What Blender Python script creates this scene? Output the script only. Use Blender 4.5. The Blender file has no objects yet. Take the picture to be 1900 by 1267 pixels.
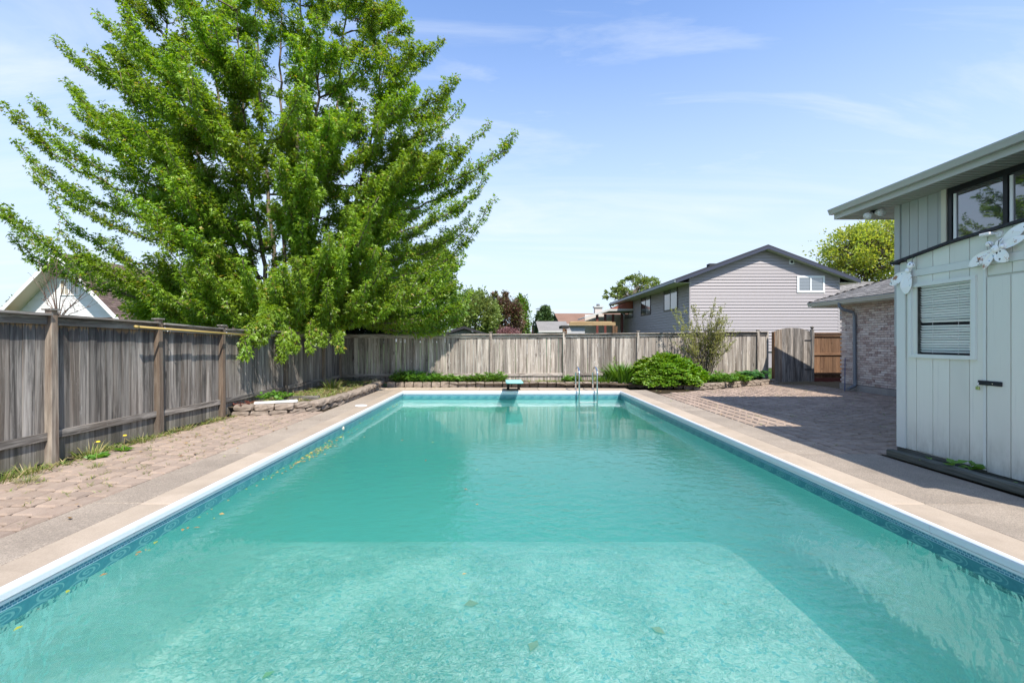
import bpy, math, random
import numpy as np
from mathutils import Vector, Matrix
random.seed(7); RNG = np.random.default_rng(7)
S = bpy.context.scene
C = S.collection
PI = math.pi
R = math.radians

# ------------------------------------------------------------------ camera, sky, sun, exposure
cd = bpy.data.cameras.new('camera'); cam = bpy.data.objects.new('camera', cd); C.objects.link(cam); S.camera = cam
cd.lens = 16.0; cd.sensor_width = 36.0; cd.shift_x = 0.0079; cd.clip_end = 3000; cd.clip_start = 0.05
cam.location = (0, 0, 1.46); cam.rotation_euler = (PI/2, 0, 0)
SUN = Vector((-.35, .69, -1.0))
w = bpy.data.worlds.new('World'); S.world = w; w.use_nodes = True
nt = w.node_tree; nt.nodes.clear(); N = nt.nodes.new; L = nt.links.new
wo = N('ShaderNodeOutputWorld'); bg = N('ShaderNodeBackground'); bg.inputs[1].default_value = .15
sk = N('ShaderNodeTexSky'); sk.sky_type = 'NISHITA'; sk.sun_disc = False
sk.sun_elevation = R(52.3); sk.sun_rotation = R(153); sk.air_density = 1.0; sk.dust_density = .35; sk.ozone_density = 3.0
tc = N('ShaderNodeTexCoord'); sp = N('ShaderNodeSeparateXYZ'); L(tc.outputs['Generated'], sp.inputs[0])
mz = N('ShaderNodeMath'); mz.operation = 'MAXIMUM'; mz.inputs[1].default_value = .03; L(sp.outputs[2], mz.inputs[0])
az = N('ShaderNodeMath'); az.operation = 'ADD'; az.inputs[1].default_value = .12; L(mz.outputs[0], az.inputs[0])
dv = N('ShaderNodeVectorMath'); dv.operation = 'DIVIDE'; L(tc.outputs['Generated'], dv.inputs[0])
cb = N('ShaderNodeCombineXYZ'); L(az.outputs[0], cb.inputs[0]); L(az.outputs[0], cb.inputs[1]); cb.inputs[2].default_value = 1; L(cb.outputs[0], dv.inputs[1])
mp = N('ShaderNodeMapping'); mp.inputs['Rotation'].default_value = (0, 0, R(-32)); mp.inputs['Scale'].default_value = (.5, 1.6, 1); mp.inputs['Location'].default_value = (4.4, 2.9, 0)
L(dv.outputs[0], mp.inputs[0])
n1 = N('ShaderNodeTexNoise'); n1.inputs['Scale'].default_value = 1.3; n1.inputs['Detail'].default_value = 9; n1.inputs['Roughness'].default_value = .62; n1.inputs['Distortion'].default_value = .5
L(mp.outputs[0], n1.inputs[0])
n2 = N('ShaderNodeTexNoise'); n2.inputs['Scale'].default_value = .55; n2.inputs['Detail'].default_value = 2; L(dv.outputs[0], n2.inputs[0])
r1 = N('ShaderNodeMapRange'); r1.inputs[1].default_value = .44; r1.inputs[2].default_value = .76; L(n1.outputs[0], r1.inputs[0])
r2 = N('ShaderNodeMapRange'); r2.inputs[1].default_value = .36; r2.inputs[2].default_value = .64; L(n2.outputs[0], r2.inputs[0])
mu = N('ShaderNodeMath'); mu.operation = 'MULTIPLY'; L(r1.outputs[0], mu.inputs[0]); L(r2.outputs[0], mu.inputs[1])
m3 = N('ShaderNodeMapping'); m3.inputs['Rotation'].default_value = (0, 0, R(-18)); m3.inputs['Scale'].default_value = (.35, 2.6, 1); m3.inputs['Location'].default_value = (1.3, 6.2, 0); L(dv.outputs[0], m3.inputs[0])
n3 = N('ShaderNodeTexNoise'); n3.inputs['Scale'].default_value = 1.1; n3.inputs['Detail'].default_value = 8; n3.inputs['Roughness'].default_value = .6; n3.inputs['Distortion'].default_value = .9; L(m3.outputs[0], n3.inputs[0])
r3 = N('ShaderNodeMapRange'); r3.inputs[1].default_value = .52; r3.inputs[2].default_value = .76; r3.inputs[4].default_value = .38; L(n3.outputs[0], r3.inputs[0])
mu2 = N('ShaderNodeMath'); mu2.operation = 'MAXIMUM'; L(mu.outputs[0], mu2.inputs[0]); L(r3.outputs[0], mu2.inputs[1]); mu = mu2
# thin veil thickening towards the horizon
hz = N('ShaderNodeMapRange'); hz.inputs[1].default_value = 0; hz.inputs[2].default_value = .7; hz.inputs[3].default_value = .95; hz.inputs[4].default_value = .07; hz.interpolation_type = 'SMOOTHSTEP'
L(sp.outputs[2], hz.inputs[0])
ad = N('ShaderNodeMath'); ad.operation = 'MAXIMUM'; ad.use_clamp = True; L(hz.outputs[0], ad.inputs[1]); ad.inputs[0].default_value = 0
mc = N('ShaderNodeMix'); mc.data_type = 'RGBA'; L(ad.outputs[0], mc.inputs[0])
tn = N('ShaderNodeMix'); tn.data_type = 'RGBA'; tn.blend_type = 'MULTIPLY'; tn.inputs[0].default_value = 1; tn.inputs[7].default_value = (.72, .91, 1.13, 1); L(sk.outputs[0], tn.inputs[6]); L(tn.outputs[2], mc.inputs[6]); mc.inputs[7].default_value = (2.95, 3.4, 3.9, 1)
m4 = N('ShaderNodeMix'); m4.data_type = 'RGBA'; L(mu.outputs[0], m4.inputs[0]); L(mc.outputs[2], m4.inputs[6]); m4.inputs[7].default_value = (3.5, 3.75, 4.05, 1)
L(m4.outputs[2], bg.inputs[0]); L(bg.outputs[0], wo.inputs[0])
sl = bpy.data.lights.new('sun', 'SUN'); so = bpy.data.objects.new('sun', sl); C.objects.link(so)
so.rotation_euler = SUN.to_track_quat('-Z', 'Y').to_euler(); sl.energy = 3.95; sl.angle = R(.55); sl.color = (1, .945, .86)
S.view_settings.view_transform = 'Standard'; S.view_settings.look = 'None'; S.view_settings.exposure = .9; S.view_settings.gamma = 1
S.view_settings.use_curve_mapping = False
S.cycles.use_denoising = True; S.cycles.max_bounces = 10; S.cycles.diffuse_bounces = 4; S.cycles.transparent_max_bounces = 12; S.cycles.volume_bounces = 3; S.cycles.sample_clamp_indirect = 6

# ------------------------------------------------------------------ helpers
F0, U0, V0, H = 844.0, 935.0, 633.5, 1.46
def at(u, v, Y): return Vector(((u-U0)*Y/F0, Y, H-(v-V0)*Y/F0))
def wl(o):
    v = Vector((0, 0, 0))
    while o: v = v+Vector(o.location); o = o.parent
    return v
def tag(o, label=None, cat=None, group=None, kind=None):
    for k, v in (('label', label), ('category', cat), ('group', group), ('kind', kind)):
        if v: o[k] = v
    return o
def thing(name, loc, label=None, cat=None, group=None, kind=None):
    o = bpy.data.objects.new(name, None); C.objects.link(o); o.location = loc; o.empty_display_size = .2
    return tag(o, label, cat, group, kind)
def place(name, me, P, parent=None, rot=None, scale=None):
    o = bpy.data.objects.new(name, me); C.objects.link(o)
    o.location = Vector(P)-(wl(parent) if parent else Vector((0, 0, 0)))
    if rot is not None: o.rotation_euler = rot
    if scale is not None: o.scale = scale
    if parent: o.parent = parent
    return o
class MB:
    def __init__(s): s.v = []; s.f = []; s.uv = None
    def add(s, vs, fs):
        b = len(s.v); s.v += [tuple(p) for p in vs]; s.f += [tuple(b+i for i in f) for f in fs]; return s
    def box(s, x0, x1, y0, y1, z0, z1):
        return s.hexa([(x0, y0, z0), (x1, y0, z0), (x1, y1, z0), (x0, y1, z0), (x0, y0, z1), (x1, y0, z1), (x1, y1, z1), (x0, y1, z1)])
    def hexa(s, p): return s.add(p, [(3, 2, 1, 0), (4, 5, 6, 7), (0, 1, 5, 4), (1, 2, 6, 5), (2, 3, 7, 6), (3, 0, 4, 7)])
    def bar(s, a, b, wdt, hgt, up=(0, 0, 1)):   # box along a-b, width sideways, height along up
        a, b = Vector(a), Vector(b); d = (b-a).normalized(); sd = d.cross(Vector(up)).normalized(); u = sd.cross(d)
        x, z = sd*wdt/2, u*hgt/2
        return s.hexa([a-x-z, a+x-z, b+x-z, b-x-z, a-x+z, a+x+z, b+x+z, b-x+z])
    def prism(s, poly, z0, z1):
        n = len(poly); s.add([(x, y, z0) for x, y in poly]+[(x, y, z1) for x, y in poly],
            [tuple(range(n))[::-1], tuple(range(n, 2*n))]+[(i, (i+1) % n, n+(i+1) % n, n+i) for i in range(n)]); return s
    def extr(s, pts, d):     # closed 3-D outline extruded by vector d
        n = len(pts); d = Vector(d); P = [Vector(p) for p in pts]
        return s.add(P+[p+d for p in P], [tuple(range(n))[::-1], tuple(range(n, 2*n))]+[(i, (i+1) % n, n+(i+1) % n, n+i) for i in range(n)])
    def tube(s, pts, rad, n=8, caps=True):
        P = [Vector(p) for p in pts]; m = len(P); rad = rad if hasattr(rad, '__len__') else [rad]*m
        b = len(s.v); pu = None
        for i, p in enumerate(P):
            d = (P[min(i+1, m-1)]-P[max(i-1, 0)]).normalized()
            if pu is None: pu = d.orthogonal().normalized()
            u = (pu-d*pu.dot(d)); u = u.normalized() if u.length > 1e-6 else d.orthogonal().normalized(); pu = u; v = d.cross(u)
            for k in range(n):
                a = 2*PI*k/n; s.v.append(tuple(p+(u*math.cos(a)+v*math.sin(a))*rad[i]))
        for i in range(m-1):
            for k in range(n):
                s.f.append((b+i*n+k, b+i*n+(k+1) % n, b+(i+1)*n+(k+1) % n, b+(i+1)*n+k))
        if caps: s.f.append(tuple(b+k for k in range(n))[::-1]); s.f.append(tuple(b+(m-1)*n+k for k in range(n)))
        return s
    def quad(s, a, b, c, d): return s.add([a, b, c, d], [(0, 1, 2, 3)])
    def mesh(s, name, mat, smooth=False, bevel=0):
        me = bpy.data.meshes.new(name); me.from_pydata(s.v, [], s.f); me.materials.append(mat)
        if bevel:
            import bmesh
            bm = bmesh.new(); bm.from_mesh(me); bmesh.ops.bevel(bm, geom=bm.edges[:], offset=bevel, segments=1, affect='EDGES'); bm.to_mesh(me); bm.free()
        if smooth:
            me.polygons.foreach_set('use_smooth', [True]*len(me.polygons))
        me.update(); return me
    def build(s, name, mat, parent=None, smooth=False, bevel=0, label=None):
        o = place(name, s.mesh(name, mat, smooth, bevel), (0, 0, 0), parent)
        if label: o['label'] = label
        return o
def np_mesh(name, V, F, mat, smooth=False):
    me = bpy.data.meshes.new(name); k = F.shape[1]
    me.vertices.add(len(V)); me.vertices.foreach_set('co', V.astype(np.float32).ravel())
    me.loops.add(F.size); me.loops.foreach_set('vertex_index', F.astype(np.int32).ravel())
    me.polygons.add(len(F)); me.polygons.foreach_set('loop_start', np.arange(0, F.size, k, dtype=np.int32)); me.polygons.foreach_set('loop_total', np.full(len(F), k, dtype=np.int32))
    if smooth: me.polygons.foreach_set('use_smooth', np.ones(len(F), dtype=bool))
    me.update(calc_edges=True); me.materials.append(mat); return me

# ------------------------------------------------------------------ materials
def new_mat(name, col=(.5, .5, .5), rough=.7, metal=0, spec=.5):
    m = bpy.data.materials.new(name); m.use_nodes = True; b = m.node_tree.nodes['Principled BSDF']
    b.inputs['Base Color'].default_value = (*col, 1); b.inputs['Roughness'].default_value = rough; b.inputs['Metallic'].default_value = metal
    b.inputs['Specular IOR Level'].default_value = spec
    return m
class G:   # small node builder
    def __init__(s, m): s.m = m; s.t = m.node_tree; s.b = s.t.nodes['Principled BSDF']
    def n(s, t, **k):
        x = s.t.nodes.new('ShaderNode'+t)
        for a, b in k.items(): setattr(x, a, b)
        return x
    def l(s, a, b): s.t.links.new(a, b)
    def val(s, sock, v):
        if hasattr(v, 'default_value') or hasattr(v, 'is_linked'): s.l(v, sock)
        else: sock.default_value = v
    def coord(s, scale=(1, 1, 1), kind='Object', rnd=0, rot=(0, 0, 0)):
        tc = s.n('TexCoord'); o = tc.outputs[kind]
        if rnd:
            oi = s.n('ObjectInfo'); mm = s.n('Math', operation='MULTIPLY'); s.l(oi.outputs['Random'], mm.inputs[0]); mm.inputs[1].default_value = rnd
            va = s.n('VectorMath', operation='ADD'); s.l(o, va.inputs[0]); s.l(mm.outputs[0], va.inputs[1]); o = va.outputs[0]
        mp = s.n('Mapping'); mp.inputs['Scale'].default_value = scale; mp.inputs['Rotation'].default_value = rot; s.l(o, mp.inputs[0]); return mp.outputs[0]
    def noise(s, co, scale=5, detail=4, rough=.6, dist=0):
        x = s.n('TexNoise'); s.l(co, x.inputs['Vector']); x.inputs['Scale'].default_value = scale; x.inputs['Detail'].default_value = detail; x.inputs['Roughness'].default_value = rough; x.inputs['Distortion'].default_value = dist
        return x.outputs[0]
    def rng(s, v, a, b, c=0, d=1):
        x = s.n('MapRange'); s.l(v, x.inputs[0]); x.inputs[1].default_value = a; x.inputs[2].default_value = b; x.inputs[3].default_value = c; x.inputs[4].default_value = d; return x.outputs[0]
    def mix(s, f, a, b, mode='MIX'):
        x = s.n('Mix', data_type='RGBA', blend_type=mode); s.val(x.inputs[0], f)
        for i, c in ((6, a), (7, b)):
            if isinstance(c, tuple): x.inputs[i].default_value = (*c, 1)
            else: s.l(c, x.inputs[i])
        return x.outputs[2]
    def math(s, op, a, b=0):
        x = s.n('Math', operation=op); s.val(x.inputs[0], a); s.val(x.inputs[1], b); return x.outputs[0]
    def rand(s): return s.n('ObjectInfo').outputs['Random']
    def hsv(s, c, h=.5, sat=1, v=1):
        x = s.n('HueSaturation'); s.l(c, x.inputs['Color']); s.val(x.inputs['Hue'], h); s.val(x.inputs['Saturation'], sat); s.val(x.inputs['Value'], v); return x.outputs[0]
    def col(s, c): s.l(c, s.b.inputs['Base Color'])
    def bump(s, h, dist=.01, strength=1):
        x = s.n('Bump'); x.inputs['Distance'].default_value = dist; x.inputs['Strength'].default_value = strength; s.l(h, x.inputs['Height']); s.l(x.outputs[0], s.b.inputs['Normal'])

def wood(name, dark, light, warm, axis='z', warmf=.35, rough=.85, streak=(.38, .64), white=0, vr=(.62, 1.25), tops=False):
    m = new_mat(name, rough=rough, spec=.25); g = G(m)
    def sc(a, b): return {'z': (a, a, b), 'x': (b, a, a), 'y': (a, b, a)}[axis]
    c1 = g.coord(sc(9, .75), rnd=31); c2 = g.coord(sc(70, 2.2), rnd=17)
    a = g.noise(c1, 1.6, 7, .68, .6); f = g.rng(a, *streak)
    base = g.mix(f, dark, light)
    r = g.rand()
    wn = g.noise(g.coord(sc(3, .5), rnd=11), 1.1, 2); wf = g.rng(wn, .45, .7, 0, warmf)
    base = g.mix(wf, base, warm)
    gr = g.noise(c2, 1, 5, .7); gd = g.rng(gr, .3, .7, .62, 1.22)
    cbn = g.n('CombineColor'); [g.l(gd, cbn.inputs[i]) for i in range(3)]
    base = g.mix(1.0, base, cbn.outputs[0], 'MULTIPLY')
    if white:
        wn2 = g.noise(g.coord(sc(16, 5), rnd=23), 1.7, 5, .7, 1.2); base = g.mix(g.rng(wn2, .6, .68, 0, white), base, (.62, .6, .57))
    # knots
    vo = g.n('TexVoronoi'); g.l(g.coord(sc(4.2, 1.9), rnd=47), vo.inputs['Vector']); vo.inputs['Scale'].default_value = 1
    base = g.mix(g.rng(vo.outputs['Distance'], .05, .10, .8, 0), base, tuple(x*.35 for x in dark))
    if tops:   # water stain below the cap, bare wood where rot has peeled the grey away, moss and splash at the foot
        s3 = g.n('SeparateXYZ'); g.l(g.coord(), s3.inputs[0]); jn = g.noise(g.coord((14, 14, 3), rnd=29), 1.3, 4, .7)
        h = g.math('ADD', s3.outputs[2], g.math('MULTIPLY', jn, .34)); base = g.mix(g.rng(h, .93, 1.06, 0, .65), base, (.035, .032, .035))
        h2 = g.math('ADD', s3.outputs[2], g.math('MULTIPLY', g.noise(g.coord((22, 22, 2), rnd=53), 1.2, 3, .7), .22)); base = g.mix(g.rng(h2, 1.035, 1.05, 0, .75), base, (.30, .19, .10))
        h3 = g.math('SUBTRACT', s3.outputs[2], g.math('MULTIPLY', jn, .25)); base = g.mix(g.rng(h3, .05, -.08, 0, .5), base, (.14, .13, .09))
    rv = g.rng(r, 0, 1, *vr); base = g.hsv(base, .5, 1, rv)
    g.col(base); g.bump(gr, .004, .8)
    return m
M = {}
for ax in 'xyz':
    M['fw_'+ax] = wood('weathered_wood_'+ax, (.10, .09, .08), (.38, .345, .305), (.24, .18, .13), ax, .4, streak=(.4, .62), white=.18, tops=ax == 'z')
    M['bw_'+ax] = wood('bleached_wood_'+ax, (.13, .105, .088), (.45, .40, .34), (.26, .2, .15), ax, .35, streak=(.36, .58), white=.8, vr=(.6, 1.3))
M['gw_z'] = wood('gate_wood', (.10, .09, .08), (.36, .325, .29), (.24, .18, .13), 'z', .4, streak=(.4, .62), white=.15)
M['post'] = wood('post_wood', (.14, .105, .08), (.33, .28, .225), (.3, .2, .13), 'z', .6)
M['brown_z'] = wood('brown_wood_z', (.12, .062, .035), (.23, .135, .08), (.27, .15, .08), 'z', .5)
M['brown_x'] = wood('brown_wood_x', (.12, .062, .035), (.23, .135, .08), (.27, .15, .08), 'x', .5)
M['timber'] = wood('old_timber', (.06, .065, .055), (.15, .155, .13), (.12, .1, .06), 'y', .4)
M['pine_x'] = wood('new_lumber', (.45, .3, .15), (.62, .45, .25), (.6, .4, .2), 'x', .3)

def concrete(name, a, b, sc=1.0, bump=.004, speck=.5):
    m = new_mat(name, rough=.92, spec=.2); g = G(m); co = g.coord((1, 1, 1), rnd=7)
    n = g.noise(co, 1.6*sc, 6, .65, .4); c = g.mix(g.rng(n, .35, .65), a, b)
    f = g.noise(co, 110*sc, 3, .8); c = g.mix(g.rng(f, .42, .62, 0, speck), c, tuple(x*.45 for x in a))
    f2 = g.noise(co, 55*sc, 2, .6); c = g.mix(g.rng(f2, .62, .7, 0, speck*.7), c, tuple(min(1, x*1.5) for x in b))
    st = g.noise(co, .7, 5, .7, 1.0); c = g.mix(g.rng(st, .52, .72, 0, .35), c, tuple(x*.55 for x in a))
    g.col(g.hsv(c, .5, 1, g.rng(g.rand(), 0, 1, .9, 1.08))); g.bump(f, bump, .9); return m
M['tan'] = concrete('tan_concrete', (.385, .31, .235), (.455, .37, .285), 1, .002, .25)
M['agg'] = concrete('aggregate_concrete', (.32, .265, .21), (.43, .355, .28), 1, .005, .75)
M['found'] = concrete('foundation', (.3, .28, .26), (.4, .37, .34))
def paver_mat(name, a, b, c2):
    m = new_mat(name, rough=.9, spec=.2); g = G(m); co = g.coord(rnd=19)
    n = g.noise(co, 9, 5, .7); c = g.mix(g.rng(n, .35, .65), a, b)
    c = g.mix(g.rng(g.rand(), 0, 1, 0, .55), c, c2)
    f = g.noise(co, 140, 3, .7); c = g.mix(g.rng(f, .5, .7, 0, .4), c, tuple(x*.5 for x in a))
    g.col(g.hsv(c, .5, 1, g.rng(g.math('FRACT', g.math('MULTIPLY', g.rand(), 7.3)), 0, 1, .86, 1.1))); g.bump(f, .002, .8); return m
M['paver'] = paver_mat('pink_grey_paver', (.29, .215, .165), (.37, .285, .22), (.32, .25, .20))
M['block'] = paver_mat('wall_block', (.20, .16, .125), (.37, .30, .24), (.28, .225, .18))
def soil(name, a, b, sc=6, bump=.02):
    m = new_mat(name, rough=1, spec=.1); g = G(m); co = g.coord()
    n = g.noise(co, sc, 8, .75); n2 = g.noise(co, sc*14, 3, .7); g.col(g.mix(g.rng(n2, .35, .65, 0, .7), g.mix(g.rng(n, .35, .65), a, b), tuple(x*.5 for x in a))); g.bump(n2, bump, 1); return m
M['sand'] = soil('joint_sand', (.03, .023, .015), (.075, .055, .03), 5, .004)
M['soil'] = soil('bed_soil', (.07, .05, .035), (.2, .15, .1), 4)
M['lawn'] = soil('lawn', (.035, .075, .015), (.075, .13, .025), .8)
M['litter'] = soil('dry_litter_soil', (.16, .12, .07), (.26, .2, .12), 5)

def leaf_mat(name, a, b, c=None, cf=.08, rough=.42, trans=.35, spec=.5):
    m = bpy.data.materials.new(name); m.use_nodes = True; g = G(m); b_ = g.b
    ge = g.n('NewGeometry'); r = ge.outputs['Random Per Island']
    col = g.mix(r, a, b)
    if c: col = g.mix(g.math('GREATER_THAN', g.math('FRACT', g.math('MULTIPLY', r, 13.7)), 1-cf), col, c)
    big = g.noise(g.coord(), .55, 3); col = g.hsv(col, g.rng(big, .3, .7, .488, .512), 1, g.rng(big, .3, .7, .8, 1.2))
    g.l(col, b_.inputs['Base Color']); b_.inputs['Roughness'].default_value = rough; b_.inputs['Specular IOR Level'].default_value = spec
    tr = g.n('BsdfTranslucent'); g.l(g.hsv(col, .485, 1.1, 1.5), tr.inputs['Color'])
    mx = g.n('MixShader'); mx.inputs[0].default_value = trans; g.l(b_.outputs[0], mx.inputs[1]); g.l(tr.outputs[0], mx.inputs[2])
    g.l(mx.outputs[0], g.t.nodes['Material Output'].inputs[0]); return m
M['maple'] = leaf_mat('maple_leaf', (.135, .255, .02), (.28, .42, .05), (.40, .32, .06), .03, trans=.42, rough=.36)
M['green2'] = leaf_mat('mid_green_leaf', (.08, .17, .02), (.17, .27, .04))
M['willow'] = leaf_mat('pale_willow_leaf', (.14, .2, .05), (.24, .3, .08))
M['purple'] = leaf_mat('copper_leaf', (.09, .05, .035), (.17, .1, .06), (.12, .14, .04), .3)
M['pink'] = leaf_mat('pink_leaf', (.20, .10, .09), (.28, .15, .14))
M['pine'] = leaf_mat('pine_needle', (.04, .085, .025), (.09, .15, .035), trans=.1)
M['yellow'] = leaf_mat('yellow_green_leaf', (.27, .34, .05), (.42, .45, .08), (.2, .28, .06), .3, trans=.5)
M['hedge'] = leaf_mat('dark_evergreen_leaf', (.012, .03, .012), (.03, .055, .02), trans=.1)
M['yew'] = leaf_mat('yew_needle', (.08, .19, .01), (.20, .35, .025), (.34, .45, .05), .15, trans=.3)
M['peren'] = leaf_mat('perennial_leaf', (.07, .19, .02), (.17, .33, .05), trans=.35)
M['iris'] = leaf_mat('iris_leaf', (.05, .15, .015), (.15, .3, .035), trans=.3)
M['lilac'] = leaf_mat('lilac_leaf', (.18, .21, .05), (.36, .36, .10), trans=.35)
M['hosta'] = leaf_mat('hosta_leaf', (.03, .12, .03), (.08, .22, .06), rough=.35, trans=.25)
M['grass'] = leaf_mat('grass_blade', (.1, .17, .025), (.22, .28, .05), (.4, .33, .15), .25, trans=.3)
M['dry'] = leaf_mat('dry_grass', (.25, .19, .09), (.42, .34, .18), (.13, .18, .04), .3, trans=.15)
M['dead'] = leaf_mat('dead_leaf', (.2, .1, .04), (.45, .3, .1), (.3, .35, .05), .25, trans=.1)
M['red'] = leaf_mat('red_sedum', (.12, .03, .02), (.25, .07, .04), trans=.1)
M['dandy'] = new_mat('dandelion_yellow', (.75, .55, .02))
def bark(name, a, b):
    m = new_mat(name, rough=.95, spec=.1); g = G(m); n = g.noise(g.coord((9, 9, 1.5)), 2.5, 7, .7); g.col(g.mix(g.rng(n, .35, .65), a, b)); g.bump(n, .02, 1); return m
M['bark'] = bark('maple_bark', (.07, .055, .042), (.26, .21, .165))
M['stem'] = bark('grey_stem', (.1, .085, .065), (.26, .22, .17))
M['twig'] = bark('bare_twig', (.12, .075, .06), (.24, .17, .14))

def paint(name, col, var=.06, rough=.55, dirt=.15, spec=.4):
    m = new_mat(name, col, rough, spec=spec); g = G(m); n = g.noise(g.coord((1, 1, .35)), 1.8, 6, .65, .5)
    c = g.mix(g.rng(n, .45, .75, 0, dirt), tuple(col), tuple(x*.6 for x in col)); g.col(g.hsv(c, .5, 1, g.rng(g.rand(), 0, 1, 1-var, 1+var)))
    f = g.noise(g.coord((60, 60, 8)), 3, 3); g.bump(f, .001, .5); return m
M['shed'] = paint('pale_green_paint', (.70, .70, .61))
def splash(m):
    g = G(m); b = g.b.inputs['Base Color']; src = b.links[0].from_socket; s = g.n('SeparateXYZ'); co = g.coord(); g.l(co, s.inputs[0]); n = g.noise(g.coord((3, 3, 1)), 4, 6, .7)
    f = g.math('MULTIPLY', g.rng(s.outputs[2], .5, .05, 0, 1), g.rng(n, .35, .65, 0, .42)); c = g.mix(f, src, (.22, .2, .14))
    st = g.noise(g.coord((9, 9, .35)), 3, 5, .7); g.l(g.mix(g.rng(st, .58, .75, 0, .22), c, (.3, .32, .28)), b)
splash(M['shed'])
M['shed_trim'] = paint('pale_green_trim', (.69, .71, .65))
M['house_green'] = paint('grey_green_paint', (.43, .45, .42))
M['gutter'] = paint('gutter_green', (.48, .48, .43), .02, .4)
M['soffit'] = paint('soffit_green', (.44, .45, .39), .03, .5)
M['cream'] = paint('cream_trim', (.62, .58, .46), .02)
M['siding'] = paint('mauve_grey_vinyl', (.34, .305, .305), .03, .5, .05)
M['siding_d'] = paint('blue_grey_vinyl', (.40, .375, .385), .03, .5, .05)
M['white'] = paint('white_paint', (.78, .77, .75), .02, .45, .05)
M['wsiding'] = paint('white_siding', (.74, .73, .71), .03, .5, .08)
M['navy'] = paint('navy_fascia', (.045, .05, .075), .02, .4, .02)
M['black'] = paint('black_frame', (.012, .013, .016), .02, .35, 0)
M['dark'] = new_mat('dark_interior_gap_shade', (.012, .014, .014), .9)
M['soffit_w'] = paint('light_soffit', (.5, .49, .45), .02)
M['grey_roof_edge'] = paint('drip_edge', (.16, .16, .16), .02)
M['blind'] = paint('blind_slat', (.85, .88, .88), .03, .4, .02)
M['plum'] = paint('dark_red_paint', (.14, .035, .025))
M['green_wall'] = paint('teal_wall', (.05, .14, .09))
M['grey_wall'] = paint('pale_grey_wall', (.45, .45, .46), dirt=.02)
def glass(name, tint=(.03, .035, .04), rough=.02):
    m = new_mat(name, tint, rough, spec=1.0); g = G(m); g.b.inputs['IOR'].default_value = 2.0
    g.bump(g.noise(g.coord(), 1.2, 2), .01, .35); return m
M['glass'] = glass('dark_window_glass')
M['glass2'] = glass('light_window_glass', (.16, .17, .18), .1)
M['glass3'] = glass('warm_window_glass', (.3, .24, .14), .15)
M['steel'] = new_mat('polished_steel', (.72, .72, .72), .13, 1)
M['iron'] = new_mat('black_iron', (.015, .018, .025), .4, .3)
M['brass'] = new_mat('brass', (.45, .5, .2), .35, .8)
M['pvc_grey'] = paint('grey_downspout', (.19, .215, .24), .02, .4)
M['pole'] = new_mat('yellow_pole', (.42, .30, .09), .6)
M['bluestick'] = new_mat('blue_stick', (.02, .05, .14), .5)
M['board_top'] = paint('aqua_board', (.27, .52, .50), .02, .5, .05)
M['board_leg'] = new_mat('dark_metal_legs', (.02, .018, .016), .6)
def shingles(name, a, b):
    m = new_mat(name, rough=.95, spec=.15); g = G(m); co = g.coord(); n = g.noise(co, 30, 4, .8); c = g.mix(g.rng(n, .35, .65), a, b)
    n2 = g.noise(co, .8, 3); c = g.mix(g.rng(n2, .4, .7, 0, .3), c, tuple(x*.6 for x in a)); c = g.hsv(c, .5, 1, g.rng(g.n('NewGeometry').outputs['Random Per Island'], 0, 1, .72, 1.25)); g.col(c); g.bump(n, .004); return m
M['sh_grey'] = shingles('grey_shingle', (.17, .16, .15), (.29, .27, .25))
M['sh_brown'] = shingles('brown_shingle', (.10, .07, .06), (.17, .125, .105))
M['sh_tan'] = shingles('tan_shingle', (.19, .11, .075), (.27, .165, .12))
M['sh_dark'] = shingles('dark_shingle', (.03, .03, .035), (.06, .06, .065))
M['sh_red'] = shingles('red_shingle', (.28, .09, .06), (.36, .14, .09))
def brick_mat(name, cols):
    m = new_mat(name, rough=.9, spec=.2); g = G(m); co = g.coord(rnd=13); cr = g.n('ValToRGB'); g.l(g.rand(), cr.inputs[0])
    cr.color_ramp.interpolation = 'LINEAR'; e = cr.color_ramp.elements
    e[0].color = (*cols[0], 1); e[1].color = (*cols[-1], 1)
    for i, c in enumerate(cols[1:-1]): x = e.new((i+1)/(len(cols)-1)); x.color = (*c, 1)
    n = g.noise(co, 16, 5, .75, .6); c = g.mix(g.rng(n, .5, .68, 0, .7), cr.outputs[0], (.72, .64, .55)); g.col(c); g.bump(n, .004); return m
M['brick'] = brick_mat('blush_brick', [(.42, .32, .28), (.58, .51, .46), (.32, .235, .21), (.64, .58, .53), (.47, .37, .33)])
M['brick_red'] = brick_mat('red_brick', [(.3, .1, .06), (.36, .14, .09)])
M['mortar'] = concrete('mortar', (.20, .165, .14), (.27, .23, .2))
M['wing'] = None
def wing_mat():
    m = new_mat('rusty_white_metal', rough=.5); g = G(m); co = g.coord(); n = g.noise(co, 6, 5, .7); c = g.mix(g.rng(n, .56, .62), (.92, .91, .88), (.34, .12, .035))
    vo = g.n('TexVoronoi'); g.l(co, vo.inputs['Vector']); vo.inputs['Scale'].default_value = 22; sp = g.rng(vo.outputs['Distance'], .2, .26, 1, 0)
    k = g.n('TexVoronoi'); g.l(co, k.inputs['Vector']); k.inputs['Scale'].default_value = 22
    sel = g.math('GREATER_THAN', g.n('SeparateColor') and k.outputs['Distance'], 0)
    sc = g.n('SeparateColor'); g.l(vo.outputs['Color'], sc.inputs[0]); use = g.math('GREATER_THAN', sc.outputs[0], .55)
    c = g.mix(g.math('MULTIPLY', sp, use), c, g.mix(g.math('GREATER_THAN', sc.outputs[1], .6), (.03, .03, .04), (.1, .3, .45))); g.col(c); return m
M['wing'] = wing_mat()

# ------------------------------------------------------------------ ground and pool
PX0, PX1, PY0, PY1, WZ = -2.95, 3.41, 1.2, 13.3, -.212
gd = MB(); B = 600
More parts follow.
